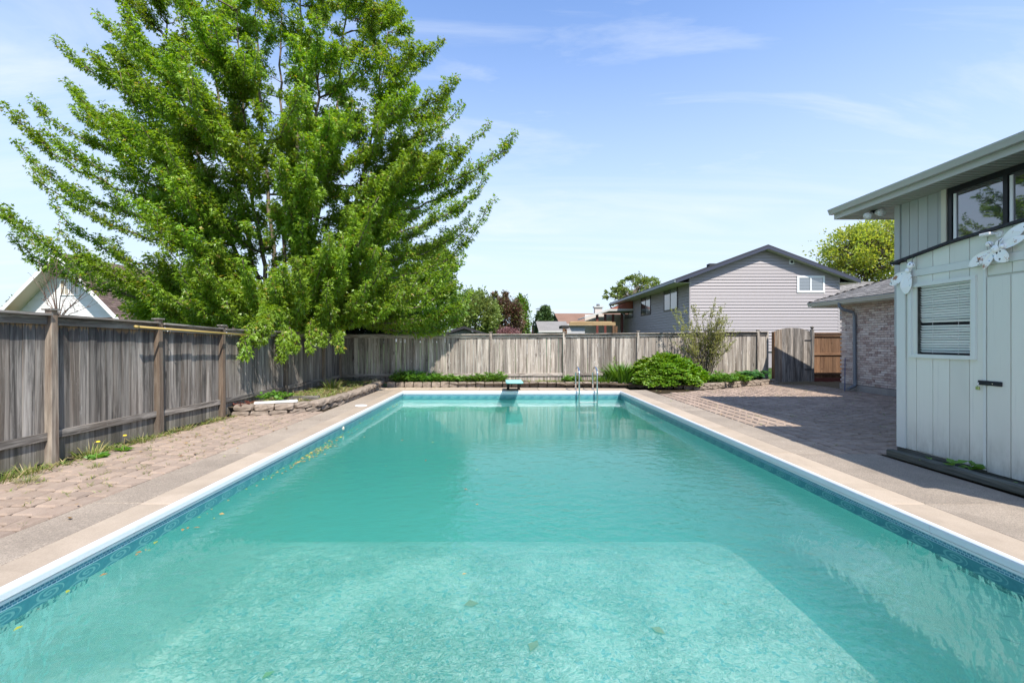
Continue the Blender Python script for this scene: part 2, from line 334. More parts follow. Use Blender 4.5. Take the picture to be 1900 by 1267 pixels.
# one sheet with the pool cut out
gd.add([(-B, -60, -.06), (PX0-.1, -60, -.06), (PX0-.1, B, -.06), (-B, B, -.06), (PX1+.1, -60, -.06), (B, -60, -.06), (B, B, -.06), (PX1+.1, B, -.06),
        (PX0-.1, PY0-.1, -.06), (PX1+.1, PY0-.1, -.06), (PX0-.1, PY1+.1, -.06), (PX1+.1, PY1+.1, -.06)], [(0, 1, 8, 10, 2, 3), (4, 5, 6, 7, 11, 9), (1, 4, 9, 8), (10, 11, 7, 2)])
tag(gd.build('ground', M['lawn']), kind='structure')

def slab(parent, poly, mat, z0=-.05, z1=0.0, name='concrete_slab'):
    o = MB().prism(poly, z0, z1).build(name, mat, parent, bevel=.006); return o
deck = thing('pool_deck', (0, PY1, 0), kind='structure')
tag(MB().box(-7, 12.5, -6, PY0-.15, -.055, -.03).build('deck_bed', M['sand']), kind='structure')
jl = [-2.4, -.7, .6, 2.35, 4.1, 5.95, 7.8, 9.7, 11.6, 13.3+.45]
g_ = .004
for i in range(len(jl)-1):
    a, b = jl[i]+g_, jl[i+1]-g_
    slab(deck, [(-3.28, a), (PX0-.005, a), (PX0-.005, b), (-3.28, b)], M['tan'])
    slab(deck, [(-3.75, a+.03), (-3.288, a+.03), (-3.288, b+.03), (-3.75, b+.03)], M['agg'], z1=-.004)
    slab(deck, [(PX1+.005, a), (3.8, a), (3.8, b), (PX1+.005, b)], M['tan'])
    if b < 6.2: slab(deck, [(3.808, a), (4.86, a), (4.86, b), (3.808, b)], M['agg'], z1=-.004)
    else: slab(deck, [(3.808, a), (4.3, a), (4.3, b), (3.808, b)], M['agg'], z1=-.004)
xs = [-4.0, -2.3, -.75, 1.05, 2.75, 3.808]
for i in range(len(xs)-1):
    slab(deck, [(max(xs[i], -2.945) if 0 else xs[i]+g_, 13.76), (xs[i+1]-g_, 13.76), (xs[i+1]-g_, 14.5), (xs[i]+g_, 14.5)], M['tan'], z1=-.002)
for a, b in ((-2.945, -.75), (-.742, 1.05), (1.058, 3.405)):
    slab(deck, [(a, PY1+.005), (b, PY1+.005), (b, 13.752), (a, 13.752)], M['tan'])
for a, b in ((-2.945, 0), (.008, 3.405)): slab(deck, [(a, -.7), (b, -.7), (b, PY0-.005), (a, PY0-.005)], M['tan'])

# pavers ---------------------------------------------------------------
pav = []
for k in range(8):
    lx, ly = .180+.006*random.random(), [.2, .24, .17, .22, .26, .2, .23, .18][k]
    ins = .012
    p = [(-lx/2, -ly/2), (lx/2, -ly/2), (lx/2, ly/2), (-lx/2, ly/2)]
    q = [(x*(1-ins/abs(x))+random.uniform(-.004, .004), y*(1-ins/abs(y))+random.uniform(-.004, .004)) for x, y in p]
    b = MB(); b.add([(x, y, -.05) for x, y in p]+[(x, y, -.016) for x, y in p]+[(x, y, 0) for x, y in q], [(8, 9, 10, 11)]+[(4+i, 4+(i+1) % 4, 8+(i+1) % 4, 8+i) for i in range(4)]+[(i, (i+1) % 4, 4+(i+1) % 4, 4+i) for i in range(4)])
    pav.append((b.mesh('paver', M['paver']), ly, b))
def lay(parent, x0, x1, y0, y1, inside, cap=300, dz=0):
    P = []; nx = int((x1-x0)/.215); px = (x1-x0)/nx
    for i in range(nx):
        x = x0+(i+.5)*px; y = y0
        while y < y1:
            k = random.randrange(8); ly = pav[k][1]; yc = y+ly/2; y += ly+.028
            if inside(x, yc): P.append((x, yc, k))
    # largest in the picture first
    P.sort(key=lambda p: p[1]+abs(p[0])*.15)
    vis = [p for p in P if abs((p[0])/max(p[1], .1)) < 1.14]
    oth = [p for p in P if abs((p[0])/max(p[1], .1)) >= 1.14]
    rest = MB()
    for n, (x, y, k) in enumerate(vis+oth):
        tx, ty, z, rz = random.gauss(0, .004), random.gauss(0, .004), dz+random.gauss(0, .0016), random.gauss(0, .014)
        if n < min(cap, len(vis)): place('paver', pav[k][0], (x, y, z), parent, (tx, ty, rz))
        else:
            b = len(rest.v); m = Matrix.Translation((x, y, z)) @ Matrix.Rotation(rz, 4, 'Z') @ Matrix.Rotation(ty, 4, 'Y') @ Matrix.Rotation(tx, 4, 'X')
            rest.v += [tuple(m @ Vector(v)) for v in pav[k][2].v]; rest.f += [tuple(b+i for i in f) for f in pav[k][2].f]
    if rest.v:
        o = rest.build('far_pavers', M['paver_i'], parent); o['kind'] = 'stuff'
def paver_island():
    m = new_mat('paver_joined', rough=.9, spec=.2); g = G(m); r = g.n('NewGeometry').outputs['Random Per Island']; co = g.coord()
    c = g.mix(g.rng(g.noise(co, 9, 5, .7), .35, .65), (.28, .205, .16), (.38, .29, .225)); c = g.hsv(c, .5, 1, g.rng(r, 0, 1, .78, 1.15))
    f = g.noise(co, 140, 3, .7); c = g.mix(g.rng(f, .5, .7, 0, .4), c, (.15, .11, .09)); g.col(c); g.bump(f, .002, .8); return m
M['paver_i'] = paver_island()
pl = thing('left_patio', (-4.6, 6, 0), kind='structure'); 
MB().box(-5.6, -3.75, -6, 15, -.05, -.026).build('joint_sand', M['sand'], pl)
lay(pl, -5.3, -3.76, 2.6, 11.0, lambda x, y: not (y > 8.95-.05 and y > 9.0+max(0, (x+5.3))*.45))
pr = thing('right_patio', (7, 10, 0), kind='structure')
MB().box(4.3, 14, 5.9, 17, -.05, -.022).build('joint_sand', M['sand'], pr)
MB().box(4.86, 14, -6, 5.9, -.05, -.02).build('joint_sand', M['sand'], pr)
lay(pr, 4.31, 10.4, 5.95, 16.3, lambda x, y: (y < 13.9+(x-6.3)*.6 or x > 9.5) and (x > 6.3 or y < 13.9) and not (x > 9.2 and y > 15.8))

# pool basin -----------------------------------------------------------
def uvmesh(name, quads, mat, parent):   # quads: list of (4 points, 4 uv)
    me = bpy.data.meshes.new(name); v = []; f = []; uv = []
    for p, t in quads: b = len(v); v += p; f.append((b, b+1, b+2, b+3)); uv += t
    me.from_pydata(v, [], f); me.materials.append(mat); l = me.uv_layers.new(name='u')
    for i, t in enumerate(uv): l.data[i].uv = t
    return place(name, me, (0, 0, 0), parent)
def liner_floor():
    m = new_mat('liner_print_caustics', rough=.6); g = G(m); co = g.coord((1, 1, 1))
    wob = g.noise(g.coord((1, 1.0, 1)), 3.0, 3); va = g.n('VectorMath', operation='SCALE'); 
    nn = g.n('TexNoise'); g.l(co, nn.inputs[0]); nn.inputs['Scale'].default_value = 6; nn.inputs['Detail'].default_value = 2
    g.l(nn.outputs['Color'], va.inputs[0]); va.inputs['Scale'].default_value = .16
    ad = g.n('VectorMath', operation='ADD'); g.l(co, ad.inputs[0]); g.l(va.outputs[0], ad.inputs[1])
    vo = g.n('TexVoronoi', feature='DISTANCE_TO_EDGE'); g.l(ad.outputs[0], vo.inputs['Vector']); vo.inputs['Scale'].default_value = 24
    vc = g.n('TexVoronoi'); g.l(ad.outputs[0], vc.inputs['Vector']); vc.inputs['Scale'].default_value = 24
    scn = g.n('SeparateColor'); g.l(vc.outputs['Color'], scn.inputs[0])
    c = g.mix(scn.outputs[0], (.42, .57, .54), (.74, .79, .72)); c = g.mix(g.rng(scn.outputs[1], .86, .87), c, (.28, .50, .56))
    hl = g.noise(co, 2.3, 3); c = g.mix(g.math('MULTIPLY', g.rng(vo.outputs['Distance'], 0, .11, 1, 0), g.rng(hl, .4, .62, .3, 1)), c, (1, 1, .95))  # pale net: rippling sunlight painted into the liner colour
    big = g.noise(co, 1.1, 4, .6); c = g.mix(g.rng(big, .45, .75, 0, .16), c, (.46, .54, .47))
    wr = g.noise(ad.outputs[0], 16, 4, .62, .8); wr2 = g.noise(ad.outputs[0], 46, 2, .6, .5); pt = g.rng(g.noise(co, .9, 3, .6), .40, .6, .3, 1)
    g.bump(g.math('MULTIPLY', pt, g.math('ADD', wr, g.math('MULTIPLY', wr2, .35))), .12, 1)
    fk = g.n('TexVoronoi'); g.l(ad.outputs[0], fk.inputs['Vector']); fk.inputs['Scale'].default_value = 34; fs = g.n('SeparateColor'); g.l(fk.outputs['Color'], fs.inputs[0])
    c = g.mix(g.math('MULTIPLY', g.math('MULTIPLY', g.math('GREATER_THAN', fs.outputs[0], .78), g.rng(fk.outputs['Distance'], .25, .45, 1, 0)), pt), c, (1, 1, .95))  # white flecks: sparkle of light on the floor, painted into the colour
    c = g.mix(g.math('MULTIPLY', g.math('MULTIPLY', g.math('LESS_THAN', fs.outputs[0], .16), g.rng(fk.outputs['Distance'], .25, .45, 1, 0)), pt), c, (.16, .36, .40))
    g.col(c); return m
def liner_wall():
    m = new_mat('liner_border', rough=.35); g = G(m); uv = g.coord(kind='UV'); s = g.n('SeparateXYZ'); g.l(uv, s.inputs[0]); u, v = s.outputs[0], s.outputs[1]
    # scroll waves, one every 0.36 m, centred on v = -.155
    P = .27
    fu = g.math('MULTIPLY', g.math('SUBTRACT', g.math('FRACT', g.math('DIVIDE', u, P)), .5), P)
    dvv = g.math('MULTIPLY', g.math('ADD', v, .170), 2.5); r = g.math('SQRT', g.math('ADD', g.math('MULTIPLY', fu, fu), g.math('MULTIPLY', dvv, dvv)))
    an = g.math('ADD', g.math('ARCTAN2', dvv, fu), g.math('MULTIPLY', g.noise(g.coord((1, 1, 1), kind='UV'), 22, 2), 2.2)); sp = g.math('SINE', g.math('ADD', an, g.math('MULTIPLY', r, 130)))
    inr = g.math('LESS_THAN', r, .10); scroll = g.math('MULTIPLY', g.math('GREATER_THAN', sp, .25), inr)
    wv = g.math('ABSOLUTE', g.math('SUBTRACT', g.math('ADD', v, .215), g.math('MULTIPLY', g.math('SINE', g.math('MULTIPLY', u, 2*PI/P)), .018)))
    wave = g.math('LESS_THAN', wv, .006)
    line = g.math('MAXIMUM', scroll, wave)
    # small mosaic above
    br = g.n('TexBrick'); g.l(uv, br.inputs[0]); br.inputs['Scale'].default_value = 1; br.inputs['Brick Width'].default_value = .03; br.inputs['Row Height'].default_value = .018; br.inputs['Mortar Size'].default_value = .003
    br.inputs['Color1'].default_value = (.02, .11, .19, 1); br.inputs['Color2'].default_value = (.06, .23, .32, 1); br.inputs['Mortar'].default_value = (.25, .40, .46, 1)
    n = g.noise(g.coord((1, 1, 1), kind='UV'), 30, 3); teal = g.mix(n, (.015, .13, .17), (.05, .24, .26))
    c = g.mix(line, teal, (.10, .30, .30))
    c = g.mix(g.math('GREATER_THAN', v, -.128), c, br.outputs[0])
    c = g.mix(g.math('GREATER_THAN', v, -.078), c, (.5, .56, .58))
    c = g.mix(g.math('LESS_THAN', v, -.25), c, (.36, .68, .66)); g.col(c); return m
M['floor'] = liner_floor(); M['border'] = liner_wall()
basin = thing('pool_basin', ((PX0+PX1)/2, PY0, 0), kind='structure')
S1, S2, D1, D2 = 6.15, 8.4, -1.22, -2.5
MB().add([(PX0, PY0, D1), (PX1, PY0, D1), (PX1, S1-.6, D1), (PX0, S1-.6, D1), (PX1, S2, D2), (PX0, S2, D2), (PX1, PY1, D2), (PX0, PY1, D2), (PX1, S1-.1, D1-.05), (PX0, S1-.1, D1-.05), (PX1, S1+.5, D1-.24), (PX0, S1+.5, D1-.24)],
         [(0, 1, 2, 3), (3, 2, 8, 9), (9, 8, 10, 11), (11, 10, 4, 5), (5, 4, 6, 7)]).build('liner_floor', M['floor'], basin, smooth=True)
def wq(a, b, z0=-2.52, z1=-.06):
    Lh = math.hypot(b[0]-a[0], b[1]-a[1]); return ([(a[0], a[1], z0), (b[0], b[1], z0), (b[0], b[1], z1), (a[0], a[1], z1)], [(0, z0), (Lh, z0), (Lh, z1), (0, z1)])
for a, b in (((PX0, PY0), (PX0, PY1)), ((PX0, PY1), (PX1, PY1)), ((PX1, PY1), (PX1, PY0)), ((PX1, PY0), (PX0, PY0))):
    uvmesh('liner_wall', [wq(a, b)], M['border'], basin)
# white coping extrusion in lengths, mitred at corners
def coping_run(a, b, nrm, n):
    a, b, nrm = Vector((*a, 0)), Vector((*b, 0)), Vector((*nrm, 0)); d = (b-a).normalized()
    prof = [(-.035, -.02), (-.035, .006), (-.012, .013), (.008, .013), (.02, .003), (.024, -.012), (.024, -.05), (.006, -.053), (.006, -.063), (.012, -.066), (.012, -.082), (-.0, -.085), (-.035, -.085)]
    Lg = (b-a).length
    for i in range(n):
        s, e = i*Lg/n+(.0015 if i else 0), (i+1)*Lg/n-(.0015 if i < n-1 else 0)
        pts = []
        P0 = []; P1 = []
        for o, z in prof:
            m0 = o if i == 0 else 0; m1 = o if i == n-1 else 0
            P0.append(a+d*(s+m0)+nrm*o+Vector((0, 0, z))); P1.append(a+d*(e-m1)+nrm*o+Vector((0, 0, z)))
        k = len(P0); MB().add(P0+P1, [tuple(range(k)), tuple(range(k, 2*k))[::-1]]+[(j, k+j, k+(j+1) % k, (j+1) % k) for j in range(k)]).build('coping', M['coping'], basin)
M['coping'] = paint('white_coping', (.66, .68, .70), .02, .3, .12)
coping_run((PX0, PY0), (PX0, PY1), (1, 0), 5); coping_run((PX0, PY1), (PX1, PY1), (0, -1), 3); coping_run((PX1, PY1), (PX1, PY0), (-1, 0), 5); coping_run((PX1, PY0), (PX0, PY0), (0, 1), 2)

def water_mat():
    m = bpy.data.materials.new('pool_water'); m.use_nodes = True; t = m.node_tree; t.nodes.clear(); g = G.__new__(G); g.m = m; g.t = t
    out = g.n('OutputMaterial')
    a = g.noise(g.coord((1, 1.3, 1)), 7, 2, .5, .3); b = g.noise(g.coord((1, 1.2, 1), rot=(0, 0, .5)), 1.1, 2, .5); mk = g.noise(g.coord(), .35, 2); sy = g.n('SeparateXYZ'); g.l(g.coord(), sy.inputs[0]); near = g.rng(sy.outputs[1], 8.5, 3.5, .12, 1.5)
    h = g.math('ADD', g.math('MULTIPLY', a, g.math('MULTIPLY', near, g.rng(mk, .35, .65, .2, .55))), g.math('MULTIPLY', b, .32))
    c = g.noise(g.coord(), 28, 2); h = g.math('ADD', h, g.math('MULTIPLY', c, g.math('MULTIPLY', near, g.rng(mk, .35, .65, .02, .09))))
    bu = g.n('Bump'); bu.inputs['Distance'].default_value = .028; bu.inputs['Strength'].default_value = 1; g.l(h, bu.inputs['Height'])
    fr = g.n('Fresnel'); fr.inputs[0].default_value = 1.33; g.l(bu.outputs[0], fr.inputs['Normal'])
    gl = g.n('BsdfGlossy'); gl.inputs['Roughness'].default_value = .03; g.l(bu.outputs[0], gl.inputs['Normal'])
    tr = g.n('BsdfTransparent'); mx = g.n('MixShader'); g.l(fr.outputs[0], mx.inputs[0]); g.l(tr.outputs[0], mx.inputs[1]); g.l(gl.outputs[0], mx.inputs[2]); g.l(mx.outputs[0], out.inputs[0])
    vp = g.n('VolumePrincipled'); vp.inputs['Color'].default_value = (.22, .74, .68, 1); vp.inputs['Density'].default_value = .5; vp.inputs['Anisotropy'].default_value = .3
    g.l(vp.outputs[0], out.inputs['Volume']); return m
M['water'] = water_mat(); e = .003
tag(MB().box(PX0+e, PX1-e, PY0+e, PY1-e, D2-.02, WZ).build('water', M['water']), kind='structure')

# ------------------------------------------------------------------ fences
def board_mesh(w_, mat):
    b = MB(); x = w_/2; j = [random.uniform(-.002, .002) for _ in range(5)]
    b.hexa([(-x+j[0], 0, 0), (x+j[1], 0, 0), (x+j[1], .018, 0), (-x+j[0], .018, 0), (-x+j[2], j[3], 1), (x+j[4], j[3], 1), (x+j[4], .018, 1), (-x+j[2], .018, 1)])
    return b.mesh('board', mat), w_
def fence_run(root, P, tops, bots, zlow, mats, nrm, gap=(.002, .008), capw=.15, prot=.085, skip=(), posttop=.07, rail_h=.10):
    mz, mh, mp_ = mats; n = Vector((*nrm, 0)).normalized(); bm = [board_mesh(random.uniform(.118, .140), mz) for k in range(8)]
    for i in range(len(P)):
        if i in skip: continue
        zt = (tops[i][0] if i < len(tops) else tops[-1][1])+posttop
        d = Vector((n.y, -n.x, 0)); c = Vector((*P[i], 0))+n*(prot-.045); tl = d*random.uniform(-.012, .012); a = .045
        if d.cross(n).z < 0: d = -d
        q = [c-d*a*1.1-n*a, c+d*a*1.15-n*a, c+d*a*1.15+n*a*1.15, c-d*a*1.1+n*a*1.15]; k = a-.004
        r = [c-d*k-n*k+tl, c+d*k-n*k+tl, c+d*k+n*k+tl, c-d*k+n*k+tl]
        po = MB().hexa([(v.x, v.y, zlow-.1) for v in q]+[(v.x, v.y, zt-.022) for v in r]).build('post', mp_, root, bevel=.004)
        cc = c+tl; s = .062
        MB().box(cc.x-s, cc.x+s, cc.y-s, cc.y+s, zt-.022, zt-.002).build('post_cap', mh, po, bevel=.002)
    for i in range(len(P)-1):
        a, b = Vector((*P[i], 0)), Vector((*P[i+1], 0)); d = (b-a).normalized(); Lg = (b-a).length; z0, z1 = tops[i]; b0, b1 = bots[i]
        A, Q = a+d*.048+n*.035, b-d*.048+n*.035
        MB().bar((A.x, A.y, z0-.014), (Q.x, Q.y, z1-.014), capw, .028).build('cap_board', mh, root)
        A, Q = a+d*.05+n*.027, b-d*.05+n*.027
        MB().bar((A.x, A.y, z0-.03-rail_h/2), (Q.x, Q.y, z1-.03-rail_h/2), .036, rail_h).build('top_rail', mh, root)
        MB().bar((A.x, A.y, b0), (Q.x, Q.y, b1), .036, .09).build('bottom_rail', mh, root)
        s = .004; ang = math.atan2(n.x, -n.y)
        while s < Lg-.05:
            me, wd = random.choice(bm); c = a+d*(s+wd/2); zt = z0+(z1-z0)*(s+wd/2)/Lg-.032; zb = zlow+random.uniform(-.03, .01)
            c -= n*(-.008)
            place('board', me, (c.x, c.y, zb), root, (random.gauss(0, .002), random.gauss(0, .003), ang+random.gauss(0, .012)), (1, 1, zt-zb)); s += wd+random.uniform(*gap)
LX = -5.47
lf = thing('wooden_fence', (LX, 10, 0), 'tall weathered grey board fence along the left edge of the patio', 'fence')
LP = [(LX, 1.9), (LX, 3.7), (LX, 5.46), (LX, 7.16), (LX, 8.76), (LX, 11.3), (LX, 13.7), (LX, 15.12)]
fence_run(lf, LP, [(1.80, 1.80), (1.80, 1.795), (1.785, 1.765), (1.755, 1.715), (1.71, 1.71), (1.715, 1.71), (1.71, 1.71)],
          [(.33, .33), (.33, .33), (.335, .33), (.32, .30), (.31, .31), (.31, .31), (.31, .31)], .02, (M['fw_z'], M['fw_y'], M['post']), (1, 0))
def by(x): return 15.1+.0757*(x+5.43)
bf = thing('wooden_fence', (2, by(2), 0), 'bleached grey board fence along the back behind the diving board', 'fence')
bx = [-5.40, -2.95, -.44, 2.07, 4.65, 7.1, 9.02, 9.42]
bz = [1.70, 1.70, 1.715, 1.73, 1.76, 1.79, 1.82, 1.82]
fence_run(bf, [(x, by(x)) for x in bx], [(bz[i], bz[i+1]) for i in range(7)], [(.33, .33)]*7, .1, (M['bw_z'], M['bw_x'], M['bw_z']), (.0755, -.997), gap=(.002, .014), skip=(0, 7), prot=.075)
# gate: a leaf of nine boards with an arched top, standing ajar, hinged on the finial post
gt = thing('wooden_gate', (11.15, 16.5, 0), 'weathered arched wooden gate standing ajar at the right end of the back fence', 'gate')
ga, gb = Vector((9.52, 16.0, 0)), Vector((11.12, 16.5, 0)); gdv = (gb-ga).normalized(); gn = Vector((gdv.y, -gdv.x, 0))
nb = 10
for i in range(nb):
    f0, f1 = i/nb, (i+1)/nb; p0, p1 = ga+(gb-ga)*f0+gdv*.002, ga+(gb-ga)*f1-gdv*.003
    zt = [1.82+.13*(1-(2*f-1)**2) for f in (f0, f1)]; th = gn*.02
    MB().hexa([(p0.x, p0.y, .03), (p1.x, p1.y, .03), (p1.x-th.x, p1.y-th.y, .03), (p0.x-th.x, p0.y-th.y, .03), (p0.x, p0.y, zt[0]), (p1.x, p1.y, zt[1]), (p1.x-th.x, p1.y-th.y, zt[1]), (p0.x-th.x, p0.y-th.y, zt[0])]).build('board', M['gw_z'] if i > 1 else M['post'], gt)
for z in (.4, 1.55): MB().bar(ga-gn*.042+Vector((0, 0, z)), gb-gn*.042+Vector((0, 0, z)), .038, .09).build('brace', M['post'], gt)
e0 = ga-gdv*.03
MB().bar(e0+Vector((0, 0, .03))-gn*.03, e0+Vector((0, 0, 1.8))-gn*.03, .04, .1, up=gn).build('edge_post', M['brown_z'], gt)
for z in (.45, 1.5): MB().bar(gb-gdv*.3+gn*.012+Vector((0, 0, z)), gb+gdv*.05+gn*.012+Vector((0, 0, z)), .006, .035).build('hinge', M['iron'], gt)
gp = thing('gate_post', (11.24, 16.6, 0), 'weathered gate post with a ball finial at the right side of the gate', 'post')
MB().box(11.19, 11.29, 16.55, 16.65, -.1, 1.86).build('post_shaft', M['gw_z'], gp, bevel=.004)
fp = [(.055, 1.86), (.06, 1.875), (.03, 1.9), (.028, 1.915), (.05, 1.935), (.06, 1.965), (.052, 1.995), (.03, 2.02), (.008, 2.028)]
b = MB(); b.tube([(11.24, 16.6, z) for r, z in fp], [r for r, z in fp], 12).build('finial', M['gw_z'], gp, smooth=True)
# newer brown fence closing the passage beside the brick house
nf = thing('brown_fence', (12, 16.7, 0), 'newer brown wooden fence between the gate post and the brick house', 'fence')
for i in range(13):
    x = 11.32+i*.145; MB().box(x, x+.139, 16.70, 16.718, .02, 1.74).build('board', M['brown_z'], nf)
for z in (.28, 1.0, 1.68): MB().box(11.31, 13.2, 16.66, 16.698, z-.045, z+.045).build('rail', M['brown_x'], nf)
MB().box(11.31, 13.2, 16.63, 16.74, 1.742, 1.78).build('cap_board', M['brown_x'], nf)
MB().box(11.31, 13.2, 16.60, 16.655, -.05, .13).build('kick_board', M['plum'], nf)

# pole hanging along the left fence
pp = thing('pool_pole', (-5.3, 8, 1.63), 'long yellow pool pole hanging along the top of the left fence', 'pole')
a, b_ = Vector((-5.30, 6.55, 1.672)), Vector((-5.30, 9.6, 1.585))
MB().tube([a, b_], .017, 10).build('tube', M['pole'], pp, smooth=True)
MB().tube([a-(b_-a).normalized()*.012, a+(b_-a).normalized()*.05], .021, 10).build('grip', M['pole'], pp, smooth=True)
for y, z in ((7.2, 1.655), (8.8, 1.61)): MB().tube([(-5.372, y, z+.03), (-5.33, y, z+.0), (-5.33, y, z-.035), (-5.28, y, z-.04), (-5.265, y, z-.005)], .006, 6).build('hook', M['steel'], pp)

# ------------------------------------------------------------------ beds and their walls
def rock(wd, dp, ht):
    b = MB(); import bmesh
    b.box(-wd/2, wd/2, -dp/2, dp/2, 0, ht)
    me = b.mesh('block', M['block'])
    bm = bmesh.new(); bm.from_mesh(me)
    bmesh.ops.subdivide_edges(bm, edges=bm.edges[:], cuts=2, use_grid_fill=True)
    for v in bm.verts:
        x, y, z = v.co.x/(wd/2), v.co.y/(dp/2), (v.co.z-ht/2)/(ht/2)
        k = 1-.05*(abs(x)**4*abs(y)**4+abs(y)**4*abs(z)**4+abs(x)**4*abs(z)**4)
        v.co.x *= k; v.co.y *= k; v.co.z = ht/2+(v.co.z-ht/2)*k
        v.co += Vector((random.uniform(-1, 1)*.006, random.uniform(-1, 1)*.01*(1 if abs(y) > .9 else .3), random.uniform(-1, 1)*.004))
    bm.to_mesh(me); bm.free()
    return me
def along(path, step):
    out = []; P = [Vector(p) for p in path]; carry = step/2
    for a, b in zip(P, P[1:]):
        Lg = (b-a).length; s = carry
        while s < Lg: out.append((a+(b-a)*s/Lg, math.atan2((b-a).y, (b-a).x))); s += step
        carry = s-Lg
    return out
lw = thing('retaining_wall', (-4.1, 9.5, 0), 'low curved two course stone wall round the raised bed in the left corner', 'wall')
LPATH = [(-5.36, 9.02), (-4.9, 9.06), (-4.4, 9.25), (-4.02, 9.75), (-3.88, 10.7), (-3.86, 12), (-3.9, 13.2), (-4.0, 14.7)]
rk = [rock(.33, .2, .10) for _ in range(6)]; rk2 = [rock(.36, .24, .115) for _ in range(6)]
for p, a in along(LPATH, .335): place('block', random.choice(rk), (p.x, p.y, -.02), lw, (0, 0, a+random.gauss(0, .03)))
for p, a in along([(x+.0+.02, y+.03) for x, y in LPATH], .365): place('block', random.choice(rk2), (p.x, p.y, .085+random.uniform(-.004, .006)), lw, (random.gauss(0, .02), random.gauss(0, .02), a+random.gauss(0, .04)))
bw = thing('retaining_wall', (.4, 14.6, 0), 'single row of rounded edging blocks along the back bed behind the diving board', 'wall')
rk3 = [rock(.272, .2, .175) for _ in range(6)]
for p, a in along([(-3.75, 14.62), (4.3, 14.62), (6.0, 14.0)], .285): place('block', random.choice(rk3), (p.x, p.y, -.015+random.gauss(0, .005)), bw, (random.gauss(0, .02), random.gauss(0, .015), a+random.gauss(0, .04)))
rw = thing('retaining_wall', (8, 15, 0), 'low stacked block wall in front of the leafy bed beside the gate', 'wall')
rk4 = [rock(.24, .2, .085) for _ in range(6)]
for c in range(2):
    for p, a in along([(6.0+.12*c, 13.98+.05*c), (9.42, 15.86)], .248): place('block', random.choice(rk4), (p.x, p.y, -.01+.088*c), rw, (random.gauss(0, .015), random.gauss(0, .015), a+random.gauss(0, .04)))
def soil_patch(name, poly, z, mat, amp=.03):
    import bmesh
    me = bpy.data.meshes.new(name); bm = bmesh.new(); f = bm.faces.new([bm.verts.new((x, y, z)) for x, y in poly]); bmesh.ops.triangulate(bm, faces=[f])
    for _ in range(5): bmesh.ops.subdivide_edges(bm, edges=[e for e in bm.edges if e.calc_length() > .22], cuts=1)
    bmesh.ops.triangulate(bm, faces=bm.faces[:])
    for v in bm.verts: v.co.z += random.uniform(-amp, amp)
    bm.to_mesh(me); bm.free(); me.materials.append(mat); o = place(name, me, (0, 0, 0)); o['kind'] = 'structure'; return o
soil_patch('soil', [(-5.46, 9.0), (-4.9, 9.06), (-4.38, 9.27), (-4.0, 9.77), (-3.86, 10.7), (-3.84, 12), (-3.88, 13.2), (-3.95, 15.2), (-5.46, 15.15)], .14, M['litter'], .035)
soil_patch('soil', [(-3.95, 14.64), (4.2, 14.64), (6.0, 14.0), (9.4, 15.9), (9.4, 16.2), (-3.95, 15.25)], .12, M['soil'], .03)
soil_patch('soil', [(9.4, 15.6), (10.3, 14.9), (10.45, 13.9), (13, 14.3), (13, 17), (9.4, 17)], .0, M['litter'], .012)

tb = thing('white_board', (-4.6, 9.2, .2), 'white painted board lying on the front of the stone bed wall', 'board')
MB().bar((-5.02, 9.16, .225), (-4.27, 9.42, .235), .11, .035).build('plank', M['white'], tb)
tb = thing('old_timber', (-4.6, 10.2, .2), 'short grey timber lying across the raised bed behind the white board', 'timber')
MB().bar((-4.95, 10.1, .2), (-4.15, 10.25, .2), .1, .08).build('beam', M['fw_x'], tb)
tb = thing('old_timber', (-4.6, 14.6, .2), 'dark timber lying against the back fence in the left corner of the bed', 'timber')
MB().bar((-5.3, 14.8, .22), (-4.0, 14.85, .2), .12, .12).build('beam', M['timber'], tb)

# ------------------------------------------------------------------ diving board, ladder, lid
db = thing('diving_board', (.28, 13.9, 0), 'short aqua diving board on two dark legs at the far end of the pool', 'diving board')
def bz_(y): return .36-(y-12.35)*.045
b = MB(); y0, y1 = 12.35, 14.0
out_ = [(.05, y0+.05), (.09, y0+.012), (.13, y0), (.45, y0), (.49, y0+.012), (.53, y0+.05), (.53, y1), (.05, y1)]; k = len(out_)
b.add([(x, y, bz_(y)-.045) for x, y in out_]+[(x, y, bz_(y)) for x, y in out_], [tuple(range(k))[::-1], tuple(range(k, 2*k))]+[(i, (i+1) % k, k+(i+1) % k, k+i) for i in range(k)])
b.build('plank', M['board_top'], db, bevel=.008)
for x in (.09, .41): MB().hexa([(x, 13.72, 0), (x+.075, 13.72, 0), (x+.075, 13.95, 0), (x, 13.95, 0), (x, 13.6, .255), (x+.075, 13.6, .255), (x+.075, 13.9, .24), (x, 13.9, .24)]).build('leg', M['board_leg'], db, bevel=.004)
MB().box(.08, .5, 13.70, 13.97, .001, .012).build('base_plate', M['board_leg'], db)
ld = thing('pool_ladder', (2.45, 13.3, 0), 'polished steel pool ladder with two looped rails at the far end', 'ladder')
for x in (2.18, 2.70):
    pts = [(x, 13.82, -.01)]+[(x, 13.82, z) for z in (.2, .45)]
    for k in range(9): a = PI*k/8; pts.append((x, 13.49+.33*math.cos(a), .50+.20*math.sin(a)))
    pts += [(x, 13.16, .3), (x, 13.17, -.1), (x, 13.19, -.6), (x, 13.2, -1.2)]
    MB().tube(pts, .024, 12).build('rail', M['steel'], ld, smooth=True)
    MB().tube([(x, 13.82, .0), (x, 13.82, .012), (x, 13.82, .02)], [.055, .055, .03], 14).build('flange', M['steel'], ld, smooth=False)
for z in (-.3, -.6, -.9): MB().box(2.2, 2.68, 13.13, 13.22, z-.015, z+.015).build('tread', M['white'], ld)
sk_ = thing('skimmer_lid', (-3.28, 10.4, 0), 'round white skimmer lid set in the tan deck on the left', 'lid')
